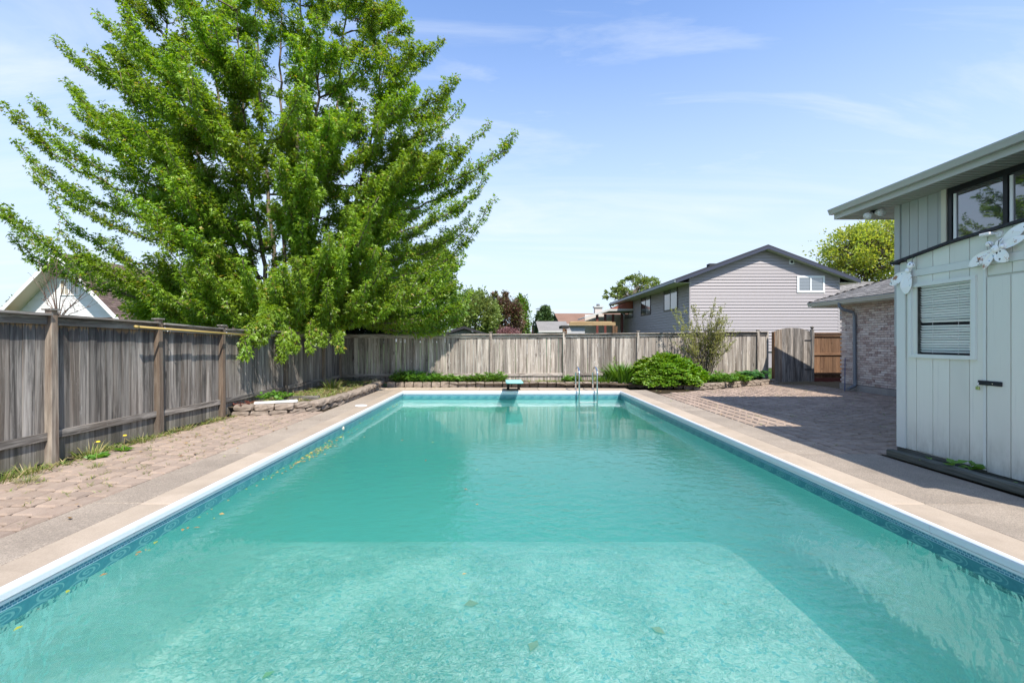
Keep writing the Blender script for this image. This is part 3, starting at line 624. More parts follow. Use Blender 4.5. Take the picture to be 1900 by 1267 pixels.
MB().tube([(-3.25, 10.35, .0), (-3.25, 10.35, .008), (-3.25, 10.35, .014)], [.135, .135, .12], 28).build('disc', M['white'], sk_)
MB().tube([(-3.25, 10.35, .014), (-3.25, 10.35, .017)], [.02, .02], 12).build('plug', M['pvc_grey'], sk_)
for y in (8.35,): MB().tube([(PX0+.002, y, -.13), (PX0+.016, y, -.13)], [.04, .03], 14).build('return_fitting', M['cream'], basin)

# ------------------------------------------------------------------ shed
sd = thing('garden_shed', (5.3, 4.5, 0), 'pale green board shed with a blind covered window and padlocked door beside the pool', 'shed')
SX = 5.25
def top(y): return 2.53+(6.06-y)*.148 if y > 5.3 else 2.6425+(5.3-y)*.075
ys = [6.06, 5.93, 5.79, 5.57, 5.36, 5.13, 4.94, 4.70, 4.45, 4.20, 3.95, 3.7, 3.45, 3.2, 2.95, 2.7]
for i in range(len(ys)-1):
    ya, yb = ys[i+1]+.004, ys[i]-.003
    if i == 0:
        MB().hexa([(SX-.022, ya, .07), (SX+.02, ya, .07), (SX+.02, yb+.003, .07), (SX-.022, yb+.003, .07), (SX-.022, ya, top(ya)-.16), (SX+.02, ya, top(ya)-.16), (SX+.02, yb+.003, top(yb)-.16), (SX-.022, yb+.003, top(yb)-.16)]).build('corner_trim', M['shed_trim'], sd); continue
    segs = []
    if i == 1: segs = [(.07, None)]
    elif i in (2, 3, 4): segs = [(.09-.005*i, 1.285), (2.185, 2.285), (2.375, None)]
    elif i == 5: segs = [(.06, 2.285), (2.375, None)]
    else: segs = [(2.175, 2.285), (2.375, None)]
    for a, b_ in segs:
        za = zb = b_
        if b_ is None: za, zb = top(ya)-.03, top(yb)-.03
        MB().hexa([(SX, ya, a), (SX+.016, ya, a), (SX+.016, yb, a), (SX, yb, a), (SX, ya, za), (SX+.016, ya, za), (SX+.016, yb, zb), (SX, yb, zb)]).build('wall_board', M['shed'], sd)
MB().box(SX+.008, SX+.03, 2.7, 6.05, .05, 2.5).build('wall_backing', M['shed'], sd) if 0 else None
bk = MB()   # wall behind the boards, with the window left open
for y0, y1, z0, z1 in ((2.7, 5.09, .06, 2.6), (5.84, 6.04, .06, 2.5), (5.09, 5.84, .06, 1.29), (5.09, 5.84, 2.17, 2.5)): bk.box(SX+.0165, SX+.05, y0, y1, z0, z1)
bk.build('wall_backing', M['shed'], sd)
MB().box(SX-.012, SX+.012, 2.7, 5.93, 2.288, 2.372).build('trim_band', M['shed_trim'], sd)
# other walls, floor, roof
MB().box(SX+.02, 7.18, 6.02, 6.055, .06, 2.49).build('end_wall', M['shed'], sd)
MB().box(SX+.02, 7.18, 2.66, 2.7, .06, 2.7).build('end_wall', M['shed'], sd)
MB().box(SX+.03, 7.18, 2.7, 6.02, .05, .09).build('floor', M['timber'], sd)
rf = MB(); 
for a, b_ in ((6.13, 5.3), (5.3, 2.6)):
    rf.hexa([(SX-.05, b_, top(b_)-.03), (7.19, b_, top(b_)-.03), (7.19, a, top(a)-.03), (SX-.05, a, top(a)-.03), (SX-.05, b_, top(b_)), (7.19, b_, top(b_)), (7.19, a, top(a)), (SX-.05, a, top(a))])
rf.build('roof', M['sh_dark'], sd)
MB().box(SX-.005, SX+.06, 2.7, 6.07, .0, .058).build('sill_timber', M['timber'], sd)
wn = MB()
for y0, y1, z0, z1 in ((5.045, 5.09, 1.255, 2.195), (5.84, 5.885, 1.255, 2.195)): wn.box(SX-.026, SX+.02, y0, y1, z0, z1)
for z0, z1 in ((1.255, 1.30), (2.15, 2.195)): wn.box(SX-.024, SX+.02, 5.09, 5.84, z0, z1)
wn = wn.build('window', M['shed_trim'], sd)
MB().box(SX+.10, SX+.11, 5.05, 5.88, 1.26, 2.19).build('window_back', M['dark'], sd)
MB().box(SX+.02, SX+.07, 5.80, 5.84, 1.30, 2.15).build('jamb', M['timber'], wn)
k = 0; z = 2.14; slm = MB().box(-.0165, .0165, -.345, .345, -.0006, .0006).mesh('blind_slat', M['blind'])
while z > 1.32:
    if abs(z-1.69) > .016:
        tilt = R(50)+random.gauss(0, .05); place('blind_slat', slm, (SX+.06+random.uniform(-.002, .002), 5.447, z), wn, (random.gauss(0, .004)+(.02 if 1.60 < z < 1.72 else 0), tilt, 0))
    z -= .031
for y in (5.3, 5.62): MB().tube([(SX+.045, y, 1.31), (SX+.045, y, 2.14)], .0015, 4).build('blind_cord', M['white'], wn)
dr = MB(); dr.box(SX+.0, SX+.0162, 2.95, 4.935, .045, 2.155); dr = dr.build('door', M['shed'], sd)
for a, b_ in ((4.93, 4.705), (4.695, 4.45), (4.44, 4.2), (4.19, 3.95), (3.94, 3.7), (3.69, 3.45), (3.44, 3.2), (3.19, 2.96)): MB().box(SX-.014, SX-.0005, b_, a, .05, 2.15).build('door_board', M['shed'], dr)
MB().box(SX-.014, SX+.0, 4.945, 4.975, .06, 2.28).build('door_stop', M['shed_trim'], sd)
lt = MB().box(SX-.028, SX-.015, 4.775, 5.02, .985, 1.035).build('latch', M['iron'], dr, bevel=.005)
MB().tube([(SX-.034, 4.86, 1.008), (SX-.028, 4.86, 1.008)], .008, 8).build('bolt', M['steel'], lt)
MB().tube([(SX-.04, 4.995, 1.01), (SX-.045, 4.995, .985), (SX-.045, 5.005, .97), (SX-.04, 5.005, .985)], .004, 6).build('padlock_shackle', M['steel'], lt)
MB().box(SX-.055, SX-.035, 4.98, 5.018, .93, .968).build('padlock_body', M['brass'], lt, bevel=.004)
ts = thing('landscape_timber', (4.95, 4.5, 0), 'long mossy timber edging lying along the foot of the shed', 'timber')
MB().bar((4.93, 5.82, .045), (4.97, 2.6, .045), .10, .09).build('beam', M['timber'], ts, bevel=.012)
MB().box(5.02, 5.24, 2.6, 6.0, -.02, .012).build('gap_soil', M['soil'], ts) if 0 else None
dp = soil_patch('soil', [(5.0, 2.6), (5.24, 2.6), (5.24, 6.0), (5.02, 5.85)], .0, M['soil'], .008)

# metal dragonflies on the shed wall
def petal(cx, cy, cz, Lg, wd, ang, x, bow=.02):   # leaf shape in the wall plane (y leftwards is +), angle from +z
    n = 12; out = []
    for k in range(2*n):
        t = (k/n if k <= n else (2*n-k)/n); s = 1 if k <= n else -1
        r = wd/2*max(0, math.sin(PI*min(1, t)**1.15))**.62*s
        a, b_ = t*Lg, r
        out.append((x-bow*math.sin(PI*t), cy+a*math.sin(ang)+b_*math.cos(ang), cz+a*math.cos(ang)-b_*math.sin(ang)))
    return out
def insect(cy, cz, wings, body, label):
    t = thing('metal_dragonfly', (SX-.03, cy, cz), label, 'wall ornament')
    for i, (Lg, wd, ang) in enumerate(wings): MB().extr(petal(0, cy, cz, Lg, wd, R(ang), SX-.035-.006*i), (-.004, 0, 0)).build('wing', M['wing'], t)
    for y, z, r, sy, sz in body:
        bb = MB(); bb.tube([(SX-.07, y, z), (SX-.085, y, z), (SX-.095, y, z)], [r, r*.8, r*.3], 12)
        bb.tube([(SX-.07, y, z), (SX-.05, y, z)], [r, r*.9], 12, caps=False); bb.build('body', M['wing'], t, smooth=True)
    MB().tube([(SX-.06, body[0][0], body[0][1]), (SX-.05, body[-1][0], body[-1][1])], .02, 8).build('thorax', M['wing'], t)
    for s in (-1, 1): MB().tube([(SX-.07, body[0][0]-.02*s, body[0][1]), (SX-.09, body[0][0]-.05*s, body[0][1]+.07), (SX-.08, body[0][0]-.07*s, body[0][1]+.09)], .003, 5).build('antenna', M['iron'], t)
# wing angles: 0 = up, 90 = towards +y (left in the photograph)
insect(5.84, 2.355, [(.34, .13, 112), (.29, .17, 168)], [(5.80, 2.43, .045, 1, 1), (5.84, 2.37, .032, 1, 1)], 'rusty white metal dragonfly near the far corner of the shed above the window')
insect(4.79, 2.43, [(.34, .12, -50), (.27, .09, -72), (.33, .12, 113), (.24, .08, 143), (.18, .13, -145), (.12, .05, -30)], [(4.795, 2.435, .045, 1, 1), (4.86, 2.50, .03, 1, 1), (4.73, 2.45, .025, 1, 1)], 'large rusty white metal dragonfly above the shed door below the house window')
sc = thing('wall_lamp', (SX, 4.9, 2.62), 'small white box shaped lamp under the shed roof edge', 'lamp')
MB().box(SX-.09, SX-.015, 4.84, 4.95, 2.595, 2.625).build('lamp_head', M['white'], sc, bevel=.006)
MB().tube([(SX-.014, 4.82, 2.60), (SX+.0, 4.82, 2.60)], [.035, .04], 12).build('mount', M['white'], sc)
MB().tube([(SX-.012, 4.82, 2.60), (SX-.03, 4.86, 2.61)], .012, 8).build('arm', M['white'], sc)

# ------------------------------------------------------------------ main house (upper floor above the shed)
hs = thing('green_house', (9, 5, 0), 'pale green house with wide eaves and a big black framed window behind the shed', 'house')
HX, HY, HZ = 7.2, 8.35, 3.94
hy = [8.35, 8.25, 8.08, 7.91, 7.73, 7.55, 7.47]
MB().box(HX-.02, HX+.03, 8.26, 8.37, 1.38, HZ-.005).build('corner_trim', M['house_green'], hs)
for i in range(1, len(hy)-1): MB().box(HX, HX+.02, hy[i+1]+.005, hy[i]-.005, 1.4, HZ-.002).build('wall_board', M['house_green'], hs)
MB().box(HX+.022, HX+.1, 7.4, 8.33, 1.4, HZ).build('wall_backing', M['house_green'], hs)
MB().box(HX-.03, HX+.06, 7.385, 7.465, 1.4, HZ-.002).build('window_trim', M['cream'], hs)
MB().box(HX+.0, HX+.1, 2.0, 7.38, 1.4, 2.62).build('wall_backing', M['house_green'], hs)
wf = MB()
for y0, y1 in ((7.31, 7.38), (6.50, 6.56), (5.6, 5.66), (4.7, 4.76), (3.8, 3.86)): wf.box(HX-.01, HX+.05, y0, y1, 2.62, 3.84)
wf.box(HX-.012, HX+.05, 3.8, 7.38, 3.84, 3.93); wf.box(HX-.012, HX+.05, 3.8, 7.38, 2.6, 2.66)
wf = wf.build('window', M['black'], hs)
for y0, y1 in ((6.56, 7.31), (5.66, 6.50), (4.76, 5.6), (3.86, 4.7)):
    MB().box(HX+.02, HX+.028, y0, y1, 2.66, 3.84).build('pane', M['glass'], wf)
    MB().box(HX+.0, HX+.018, y1-.06, y1-.02, 2.66, 3.82).build('sash', M['white'], wf)
MB().box(HX+.1, 17, 8.2, 8.3, 0, HZ).build('end_wall', M['house_green'], hs)
MB().box(HX+.3, HX+.4, 2, 8.2, 1.4, HZ).build('inner_wall', M['dark'], hs)
MB().box(HX, 17, 2, 8.3, 1.3, 1.39).build('floor_slab', M['house_green'], hs)
EX, EY, ZS, ZT = 6.61, 9.3, 3.945, 4.14
# soffit strips
y = EY-.06; 
while y > 1.2:
    MB().box(EX+.14, HX+.35, y-.078, y-.003, ZS-.012, ZS+.012).build('soffit_board', M['soffit'], hs); y -= .1
so_ = MB(); so_.box(EX+.12, 17, 1.0, EY-.06, ZS+.0125, ZS+.03).build('soffit_backing', M['dark'], hs)  # dark colour puts the shadow into the gaps between soffit boards
MB().box(HX+.36, 17, 8.32, EY-.06, ZS, ZS+.012).build('soffit_end', M['soffit'], hs)
MB().box(EX+.11, EX+.14, 1.0, EY-.06, ZS-.01, ZT-.01).build('fascia', M['gutter'], hs)
MB().box(EX+.11, 17, EY-.06, EY-.035, ZS-.01, ZT-.01).build('fascia', M['gutter'], hs)
gp_ = [(.0, .0), (.012, -.01), (.10, -.095), (.11, -.10), (.11, -.105), (.005, .0)]
gu = MB(); pr_ = [(EX+.11, 0, ZT-.105), (EX+.035, 0, ZT-.105), (EX+.02, 0, ZT-.06), (EX, 0, ZT-.02), (EX, 0, ZT), (EX+.014, 0, ZT), (EX+.014, 0, ZT-.015), (EX+.032, 0, ZT-.055), (EX+.045, 0, ZT-.09), (EX+.11, 0, ZT-.09)]
gu.extr([(x, 1.0, z) for x, y, z in pr_], (0, EY-1.0, 0)); gu.build('gutter', M['gutter'], hs)
rf = MB(); p = .27; rw_ = 3.0
rf.add([(EX+.06, 1, ZT-.01), (EX+.06, EY-.03, ZT-.01), (EX+.06+5.2, EY-.03-5.2, ZT+5.2*p), (EX+.06+5.2, 1, ZT+5.2*p), (17, EY-.03, ZT-.01), (17-.05, EY-5.2, ZT+5.2*p)], [(0, 3, 2, 1), (1, 2, 5, 4)])
rf.build('roof', M['sh_grey'], hs)
fl = thing('flood_light', (7.05, 8.7, 3.9), 'twin white flood lamps under the corner of the green eaves', 'lamp')
MB().tube([(7.0, 8.62, 3.94), (7.0, 8.62, 3.90)], [.05, .05], 12).build('mount', M['iron'], fl)
for dx, dy, dz in ((-.16, -.05, -.09), (-.02, -.22, -.06)):
    a = Vector((7.0, 8.62, 3.90)); b_ = a+Vector((dx, dy, dz)); d = (b_-a)
    MB().tube([a, a+d*.35], .015, 8).build('arm', M['iron'], fl)
    MB().tube([a+d*.3, a+d*.5, a+d*.95, b_], [.03, .045, .07, .072], 16).build('lamp_head', M['white'], fl, smooth=True)

# ------------------------------------------------------------------ brick house
bh = thing('brick_house', (10.5, 12, 0), 'low blush brick house with grey shingle hip roof right of the gate', 'house')
BX = 10.48
MB().box(BX+.06, 18, 8.5, 14.07, .0, 2.62).build('wall', M['mortar'], bh)
MB().box(BX-.035, 18, 8.5, 14.16, -.06, .17).build('foundation', M['found'], bh)
bsz = (.2, .058); bmes = [MB().box(-.03, .0605, -.1, .1, 0, .058).mesh('brick', M['brick']), MB().box(-.032, .0605, -.1, .1, 0, .058).mesh('brick', M['brick'])]
hmes = MB().box(-.03, .0605, -.046, .046, 0, .058).mesh('brick', M['brick'])
bl = []
for r_ in range(36):
    z = .185+r_*.0665; y = 14.08-(.105 if r_ % 2 else 0)
    if r_ % 2: bl.append((14.08-.0425, z, 1))
    while y > 8.7: bl.append((y-.1, z, 0)); y -= .2105
bl.sort(key=lambda b: (b[0] < 11.85, b[0] if b[0] >= 11.85 else -b[0]))
rest = MB()
for i, (y, z, k) in enumerate(bl):
    dx = random.uniform(-.004, .004)
    if i < 300: place('brick', hmes if k else random.choice(bmes), (BX+dx, y, z), bh, (0, 0, random.gauss(0, .006)))
    else: rest.box(BX-.03+dx, BX+.0605, y-.1, y+.1, z, z+.058)
x = BX+.165
for r_ in range(36):
    for k in range(24): xx = BX+.2+k*.2105+(.105 if r_ % 2 else 0); z = .185+r_*.0665; rest.box(xx-.1, xx+.1, 14.0695, 14.09, z, z+.058)
def brick_island():
    m = new_mat('blush_brick_joined', rough=.9); g = G(m); r = g.n('NewGeometry').outputs['Random Per Island']; cr = g.n('ValToRGB'); g.l(r, cr.inputs[0]); e = cr.color_ramp.elements
    e[0].color = (.42, .32, .28, 1); e[1].color = (.47, .37, .33, 1)
    for q, c in ((.25, (.58, .51, .46)), (.5, (.32, .235, .21)), (.75, (.64, .58, .53))): x = e.new(q); x.color = (*c, 1)
    c = g.mix(g.rng(g.noise(g.coord(), 16, 5, .75, .6), .5, .68, 0, .7), cr.outputs[0], (.72, .64, .55)); g.col(c); return m
rest = rest.build('far_bricks', brick_island(), bh); rest['kind'] = 'stuff'
ex, ey, ez, pt = 10.0, 15.0, 2.71, .416
MB().hexa([(ex+.1, 8.5, ez-.14), (18, 8.5, ez-.14), (18, ey-.1, ez-.14), (ex+.1, ey-.1, ez-.14), (ex+.1, 8.5, ez-.125), (18, 8.5, ez-.125), (18, ey-.1, ez-.125), (ex+.1, ey-.1, ez-.125)]).build('soffit', M['soffit_w'], bh)
MB().box(ex+.08, ex+.1, 8.5, ey-.08, ez-.15, ez-.01).build('fascia', M['soffit'], bh)
MB().box(ex+.08, 18, ey-.1, ey-.08, ez-.15, ez-.01).build('fascia', M['soffit'], bh)
pr2 = [(ex+.08, 0, ez-.12), (ex+.025, 0, ez-.12), (ex+.012, 0, ez-.07), (ex-.01, 0, ez-.03), (ex-.01, 0, ez-.015), (ex+.002, 0, ez-.015), (ex+.03, 0, ez-.075), (ex+.08, 0, ez-.075)]
MB().extr([(x, 8.5, z) for x, y, z in pr2], (0, ey-8.5, 0)).build('gutter', M['gutter'], bh)
# roof plane with shingle courses
def shingle_plane(o, e1, n_up, Lw, Ls, mat, parent, tw=.3, ch=.14, trim=None, th=.012, seed=0, name='shingle_courses'):
    """o: eave corner; e1: along the eave; n_up: up the slope; trim(u,s)->keep"""
    rs = random.Random(seed); o, e1, up = Vector(o), Vector(e1).normalized(), Vector(n_up).normalized(); nm = e1.cross(up).normalized()
    if nm.z < 0: nm = -nm
    b = MB(); s = 0; r_ = 0
    while s < Ls:
        u = -rs.random()*tw
        while u < Lw:
            w_ = tw*rs.uniform(.55, 1.0); a0, a1 = max(0, u), min(Lw, u+w_-.012)
            if trim:
                lo, hi = trim(s); a0, a1 = max(a0, lo), min(a1, hi)
            if a1 > a0+.01:
                h = th*rs.uniform(.7, 1.4); s1 = min(Ls, s+ch*1.08)
                P = [o+e1*a0+up*s, o+e1*a1+up*s, o+e1*a1+up*s1, o+e1*a0+up*s1]
                b.add([P[0], P[1], P[0]+nm*h, P[1]+nm*h, P[2]+nm*.002, P[3]+nm*.002], [(0, 1, 3, 2), (2, 3, 4, 5)])
            u += w_
        s += ch; r_ += 1
    o_ = b.build(name, mat, parent); o_['kind'] = 'stuff'; return o_
sl_ = 4.0; q = math.sqrt(1+pt*pt)
rb = MB().add([(ex, 8.5, ez), (ex, ey, ez), (ex+sl_, ey-sl_, ez+sl_*pt), (ex+sl_, 8.5, ez+sl_*pt), (18, ey, ez), (18, ey-sl_, ez+sl_*pt)], [(0, 3, 2, 1), (1, 2, 5, 4)]).build('roof', M['sh_grey'], bh)
shingle_plane((ex, ey, ez+.002), (0, -1, 0), (1, 0, pt), ey-8.5, sl_*q, M['sh_grey'], rb, trim=lambda s: (s/q, 99))
shingle_plane((ex, ey, ez+.002), (1, 0, 0), (0, -1, pt), 8, sl_*q, M['sh_grey'], rb, trim=lambda s: (s/q, 99), seed=3)
MB().box(ex-.004, ex+.09, 8.5, ey, ez-.012, ez-.001).build('drip_edge', M['grey_roof_edge'], bh)
ds = [(10.04, 13.62, 2.62), (10.04, 13.62, 2.5), (10.1, 13.58, 2.42), (10.36, 13.5, 2.32), (10.40, 13.5, 2.2), (10.40, 13.5, 1.2), (10.40, 13.48, .25), (10.37, 13.46, .14), (10.05, 13.3, .07)]
MB().tube(ds, [.045]*len(ds), 8).build('downspout', M['pvc_grey'], bh)
st = thing('blue_stick', (10.2, 13.1, 0), 'dark blue stick leaning beside the downspout on the brick wall', 'stick')
MB().tube([(10.0, 13.35, 0), (10.42, 13.9, .95)], .012, 7).build('shaft', M['bluestick'], st)

# ------------------------------------------------------------------ two storey sided house
gh = thing('grey_house', (15, 30, 0), 'two storey house with mauve grey siding and a dark gable roof behind the fence', 'house')
GX0, GX1, GY0, GY1 = 10.62, 19.1, 26.0, 41.0
AX, AZ, EZ = 14.86, 6.72, 5.15   # apex and eave heights of the wall
def rake(x): return EZ+(AZ-EZ)*(1-abs(x-AX)/(AX-GX0))
MB().prism([(GX0+.03, GY0+.03), (GX1-.03, GY0+.03), (GX1-.03, GY1-.03), (GX0+.03, GY1-.03)], -.05, EZ-.02).build('wall', M['siding'], gh)
MB().extr([(GX0+.03, GY0+.03, EZ-.02), (GX1-.03, GY0+.03, EZ-.02), (AX, GY0+.03, AZ-.02)], (0, GY1-GY0-.06, 0)).build('gable_wall', M['siding'], gh)
z = .9; st_ = .178
def lapboard(a, b, z0, z1, n, mat, name='siding_board', parent=None, ins=(0, 0), lip=.024):
    a, b, n = Vector(a), Vector(b), Vector(n); d = (b-a).normalized()
    P = []
    for q_, sgn, i_ in ((a, 1, 0), (b, -1, 1)):
        for z_, o_, k in ((z0, 0, 0), (z0, lip, 0), (z0+.012, lip, 0), ((z0+z1)/2, lip*.45, .5), ((z0+z1)/2+.004, lip*.75, .5), (z1, .002, 1), (z1, 0, 1)):
            p_ = q_+d*sgn*ins[i_]*k+n*o_; P.append((p_.x, p_.y, z_))
    return MB().add(P, [(6, 5, 4, 3, 2, 1, 0), (7, 8, 9, 10, 11, 12, 13)]+[(i, i+1, 8+i, 7+i) for i in range(6)]).build(name, mat, parent)
while z < AZ-.1:
    z1 = z+st_; zc = z
    def half(zz): return (AX-GX0) if zz <= EZ else max(.0, (AX-GX0)*(1-(zz-EZ)/(AZ-EZ)))
    h0, h1 = half(z), half(min(z1, AZ))
    if h0 > .15:
        ins = h0-h1; segs = [(AX-h0, AX+h0)]
        for a, b_ in segs: lapboard((a, GY0, 0), (b_, GY0, 0), z, z1, (0, -1, 0), M['siding'], parent=gh, ins=(ins, ins), lip=.045)
    if z1 < EZ+.02: lapboard((GX0, GY1, 0), (GX0, GY0, 0), z, z1, (-1, 0, 0), M['siding'], parent=gh, lip=.045)
    z = z1
for x in (GX0-.035, GX1-.035): MB().box(x, x+.1, GY0-.035, GY0+.08, .5, EZ+.0).build('corner_trim', M['siding'], gh)
# roof slabs with overhang
OX, OY = .95, .42; sl = (AZ-EZ)/(AX-GX0)
for s in (-1, 1):
    xe = AX+s*(AX-GX0+OX); ze = EZ-sl*OX
    a = [(AX, GY0-OY, AZ+.02), (xe, GY0-OY, ze+.02), (xe, GY0-OY, ze+.17), (AX, GY0-OY, AZ+.19)]
    MB().extr(a, (0, GY1-GY0+2*OY, 0)).build('roof', M['sh_dark'], gh)
    fa = [(AX, GY0-OY-.03, AZ-.06), (xe, GY0-OY-.03, ze-.06), (xe, GY0-OY-.03, ze+.11), (AX, GY0-OY-.03, AZ+.11)]
    MB().extr(fa, (0, .028, 0)).build('rake_board', M['navy'], gh)
    sf = [(AX, GY0-OY, AZ-.03), (xe, GY0-OY, ze-.03), (xe, GY0-OY, ze+.018), (AX, GY0-OY, AZ+.018)]
    MB().extr(sf, (0, OY, 0)).build('rake_soffit', M['soffit_w'], gh)
MB().box(GX0-OX+.05, GX0, GY0-.2, GY1+.2, EZ-sl*OX-.02, EZ-sl*OX).build('eave_soffit', M['cream'], gh) 
MB().box(GX1, GX1+OX-.05, GY0-.2, GY1+.2, EZ-sl*OX-.02, EZ-sl*OX).build('eave_soffit', M['cream'], gh) 
xe = GX0-OX; ze = EZ-sl*OX
MB().box(xe-.09, xe+.02, GY0-OY, GY1+OY, ze-.02, ze+.12).build('gutter', M['pvc_grey'], gh)
MB().tube([(xe-.03, GY1+.1, ze), (xe-.03, GY1+.1, ze-.25), (GX0-.08, GY1-.1, ze-.75), (GX0-.08, GY1-.1, .5)], .06, 6).build('downspout', M['black'], gh)
MB().box(AX-2.3, AX-1.75, 27.8, 28.2, AZ-.75, AZ-.5).build('roof_vent', M['sh_dark'], gh)
for ya, yb in ((27.7, 30.1), (32.8, 35.1), (37.3, 39.8)):
    f = MB(); X = GX0-.07
    for y0, y1, z0, z1 in ((ya, ya+.09, 3.42, 5.02), (yb-.09, yb, 3.42, 5.02), (ya+.09, yb-.09, 3.42, 3.5), (ya+.09, yb-.09, 4.94, 5.02), ((ya+yb)/2-.04, (ya+yb)/2+.04, 3.5, 4.94)): f.box(X, GX0+.03, y0, y1, z0, z1)
    f = f.build('window', M['black'], gh); m_ = (ya+yb)/2
    MB().box(GX0-.056, GX0-.048, ya+.09, m_-.04, 3.5, 4.94).build('pane', M['glass2'], f); MB().box(GX0-.05, GX0-.046, m_+.04, yb-.09, 3.5, 4.94).build('pane', M['glass'], f)
f = MB()
for x0, x1, z0, z1 in ((16.72, 16.83, 4.24, 5.2), (18.18, 18.29, 4.24, 5.2), (16.83, 18.18, 4.24, 4.35), (16.83, 18.18, 5.09, 5.2), (17.46, 17.53, 4.35, 5.09)): f.box(x0, x1, GY0-.07, GY0, z0, z1)
f = f.build('window', M['white'], gh)
for x0, x1 in ((16.83, 17.46), (17.53, 18.18)): MB().box(x0, x1, GY0-.045, GY0-.035, 4.35, 5.09).build('pane', M['glass2'], f)
v = MB().box(16.28, 16.54, GY0-.06, GY0, 5.86, 6.12).build('wall_vent', M['white'], gh); MB().tube([(16.41, GY0-.062, 5.99), (16.41, GY0-.07, 5.99)], .08, 12).build('vent_hole', M['black'], v)
# low garage wing to the right
MB().prism([(19.14, 27.2), (27, 27.2), (27, 33), (19.14, 33)], -.05, 3.9).build('wing_wall', M['siding'], gh)
wr = MB().extr([(19.14, 26.6, 3.75), (19.14, 30.2, 5.42), (19.14, 33.8, 3.75), (19.14, 33.8, 3.6), (19.14, 26.6, 3.6)], (8.2, 0, 0)).build('wing_roof', M['sh_grey'], gh)
shingle_plane((19.14, 26.6, 3.755), (1, 0, 0), (0, 3.6, 1.67), 8.2, 3.95, M['sh_grey'], wr, seed=5)

# ------------------------------------------------------------------ white gabled house, left
wh = thing('white_house', (-21, 26, 0), 'white sided house with a steep brown shingled gable beyond the left fence', 'house')
WA, WZ_, WY = -20.95, 5.42, 22.0; sw = 1.03; wz0 = 2.62
hw = (WZ_-wz0)/sw
MB().extr([(WA-hw, WY+.03, wz0), (WA+hw, WY+.03, wz0), (WA, WY+.03, WZ_)], (0, 14, 0)).build('gable_wall', M['wsiding'], wh)
MB().prism([(WA-hw-.2, WY+.03), (WA+hw+.2, WY+.03), (WA+hw+.2, WY+14), (WA-hw-.2, WY+14)], -.05, wz0-.002).build('lower_wall', M['brick_red'], wh)
z = wz0
while z < WZ_-.1:
    z1 = min(z+.113, WZ_); h0, h1 = (WZ_-z)/sw, (WZ_-z1)/sw
    lapboard((WA-h0, WY, 0), (WA+h0, WY, 0), z, z1, (0, -1, 0), M['wsiding'], parent=wh, ins=(h0-h1, h0-h1), lip=.02); z = z1
for s in (-1, 1):
    ln = hw+1.0; xe = WA+s*ln; zz = WZ_-sw*ln
    o_ = MB().extr([(WA, WY-.75, WZ_+.06), (xe, WY-.75, zz+.06), (xe, WY-.75, zz+.2), (WA, WY-.75, WZ_+.22)], (0, 15.5, 0)).build('roof', M['sh_brown'], wh)
    MB().extr([(WA, WY-.79, WZ_-.06), (xe, WY-.79, zz-.06), (xe, WY-.79, zz+.17), (WA, WY-.79, WZ_+.17)], (0, .035, 0)).build('rake_board', M['white'], wh)
    MB().extr([(WA, WY-.75, WZ_-.0), (xe, WY-.75, zz-.0), (xe, WY-.75, zz+.055), (WA, WY-.75, WZ_+.055)], (0, .75, 0)).build('rake_soffit', M['cream'], wh)
q2 = math.hypot(1, sw)
shingle_plane((WA+hw+1.0, WY-.75, WZ_-sw*(hw+1)+.205), (0, 1, 0), (-1, 0, sw), 15.5, (hw+1)*q2, M['sh_brown'], wh, tw=.35, ch=.16, seed=9)
f = MB()
for x0 in (-21.42, -20.92):
    for a, b_, z0, z1 in ((x0, x0+.05, 3.68, 4.44), (x0+.41, x0+.46, 3.68, 4.44), (x0+.05, x0+.41, 3.68, 3.73), (x0+.05, x0+.41, 4.39, 4.44), (x0+.22, x0+.24, 3.73, 4.39), (x0+.05, x0+.22, 4.05, 4.07), (x0+.24, x0+.41, 4.05, 4.07)): f.box(a, b_, WY-.06, WY, z0, z1)
f = f.build('window', M['white'], wh)
for x0 in (-21.37, -20.87): MB().box(x0, x0+.36, WY-.03, WY-.026, 3.73, 4.39).build('pane', M['glass3'], f)

# ------------------------------------------------------------------ far buildings
def simple_house(name, label, x0, x1, y0, y1, ze, zr, wall, roofm, axis='x', over=.4, cat='house'):
    t = thing(name, ((x0+x1)/2, y0, 0), label, cat)
    MB().box(x0, x1, y0, y1, -.05, ze).build('wall', wall, t)
    ym, xm = (y0+y1)/2, (x0+x1)/2
    if axis == 'x':
        MB().extr([(x0-over, y0-over, ze-.1), (x0-over, ym, zr-.1), (x0-over, y1+over, ze-.1), (x0-over, y1+over, ze), (x0-over, ym, zr), (x0-over, y0-over, ze)], (x1-x0+2*over, 0, 0)).build('roof', roofm, t)
        MB().extr([(x0, y0, ze-.005), (x0, ym, zr-.12), (x0, y1, ze-.005)], (x1-x0, 0, 0)).build('gable_wall', wall, t)
        MB().box(x0-over, x1+over, y0-over-.02, y0-over, ze-.16, ze+.02).build('fascia', M['soffit_w'], t)
    else:
        MB().extr([(x0-over, y0-over, ze-.1), (xm, y0-over, zr-.1), (x1+over, y0-over, ze-.1), (x1+over, y0-over, ze), (xm, y0-over, zr), (x0-over, y0-over, ze)], (0, y1-y0+2*over, 0)).build('roof', roofm, t)
        MB().extr([(x0, y0, ze-.005), (xm, y0, zr-.12), (x1, y0, ze-.005)], (0, y1-y0, 0)).build('gable_wall', wall, t)
    return t
bhh = simple_house('far_house', 'far pale grey house with a tan shingle roof and a brick chimney', 6.5, 15.5, 50, 60, 3.35, 4.85, M['grey_wall'], M['sh_tan'])
MB().box(6.1, 6.4, 52, 58, 3.0, 3.4).build('vent_panel', M['sh_dark'], bhh)
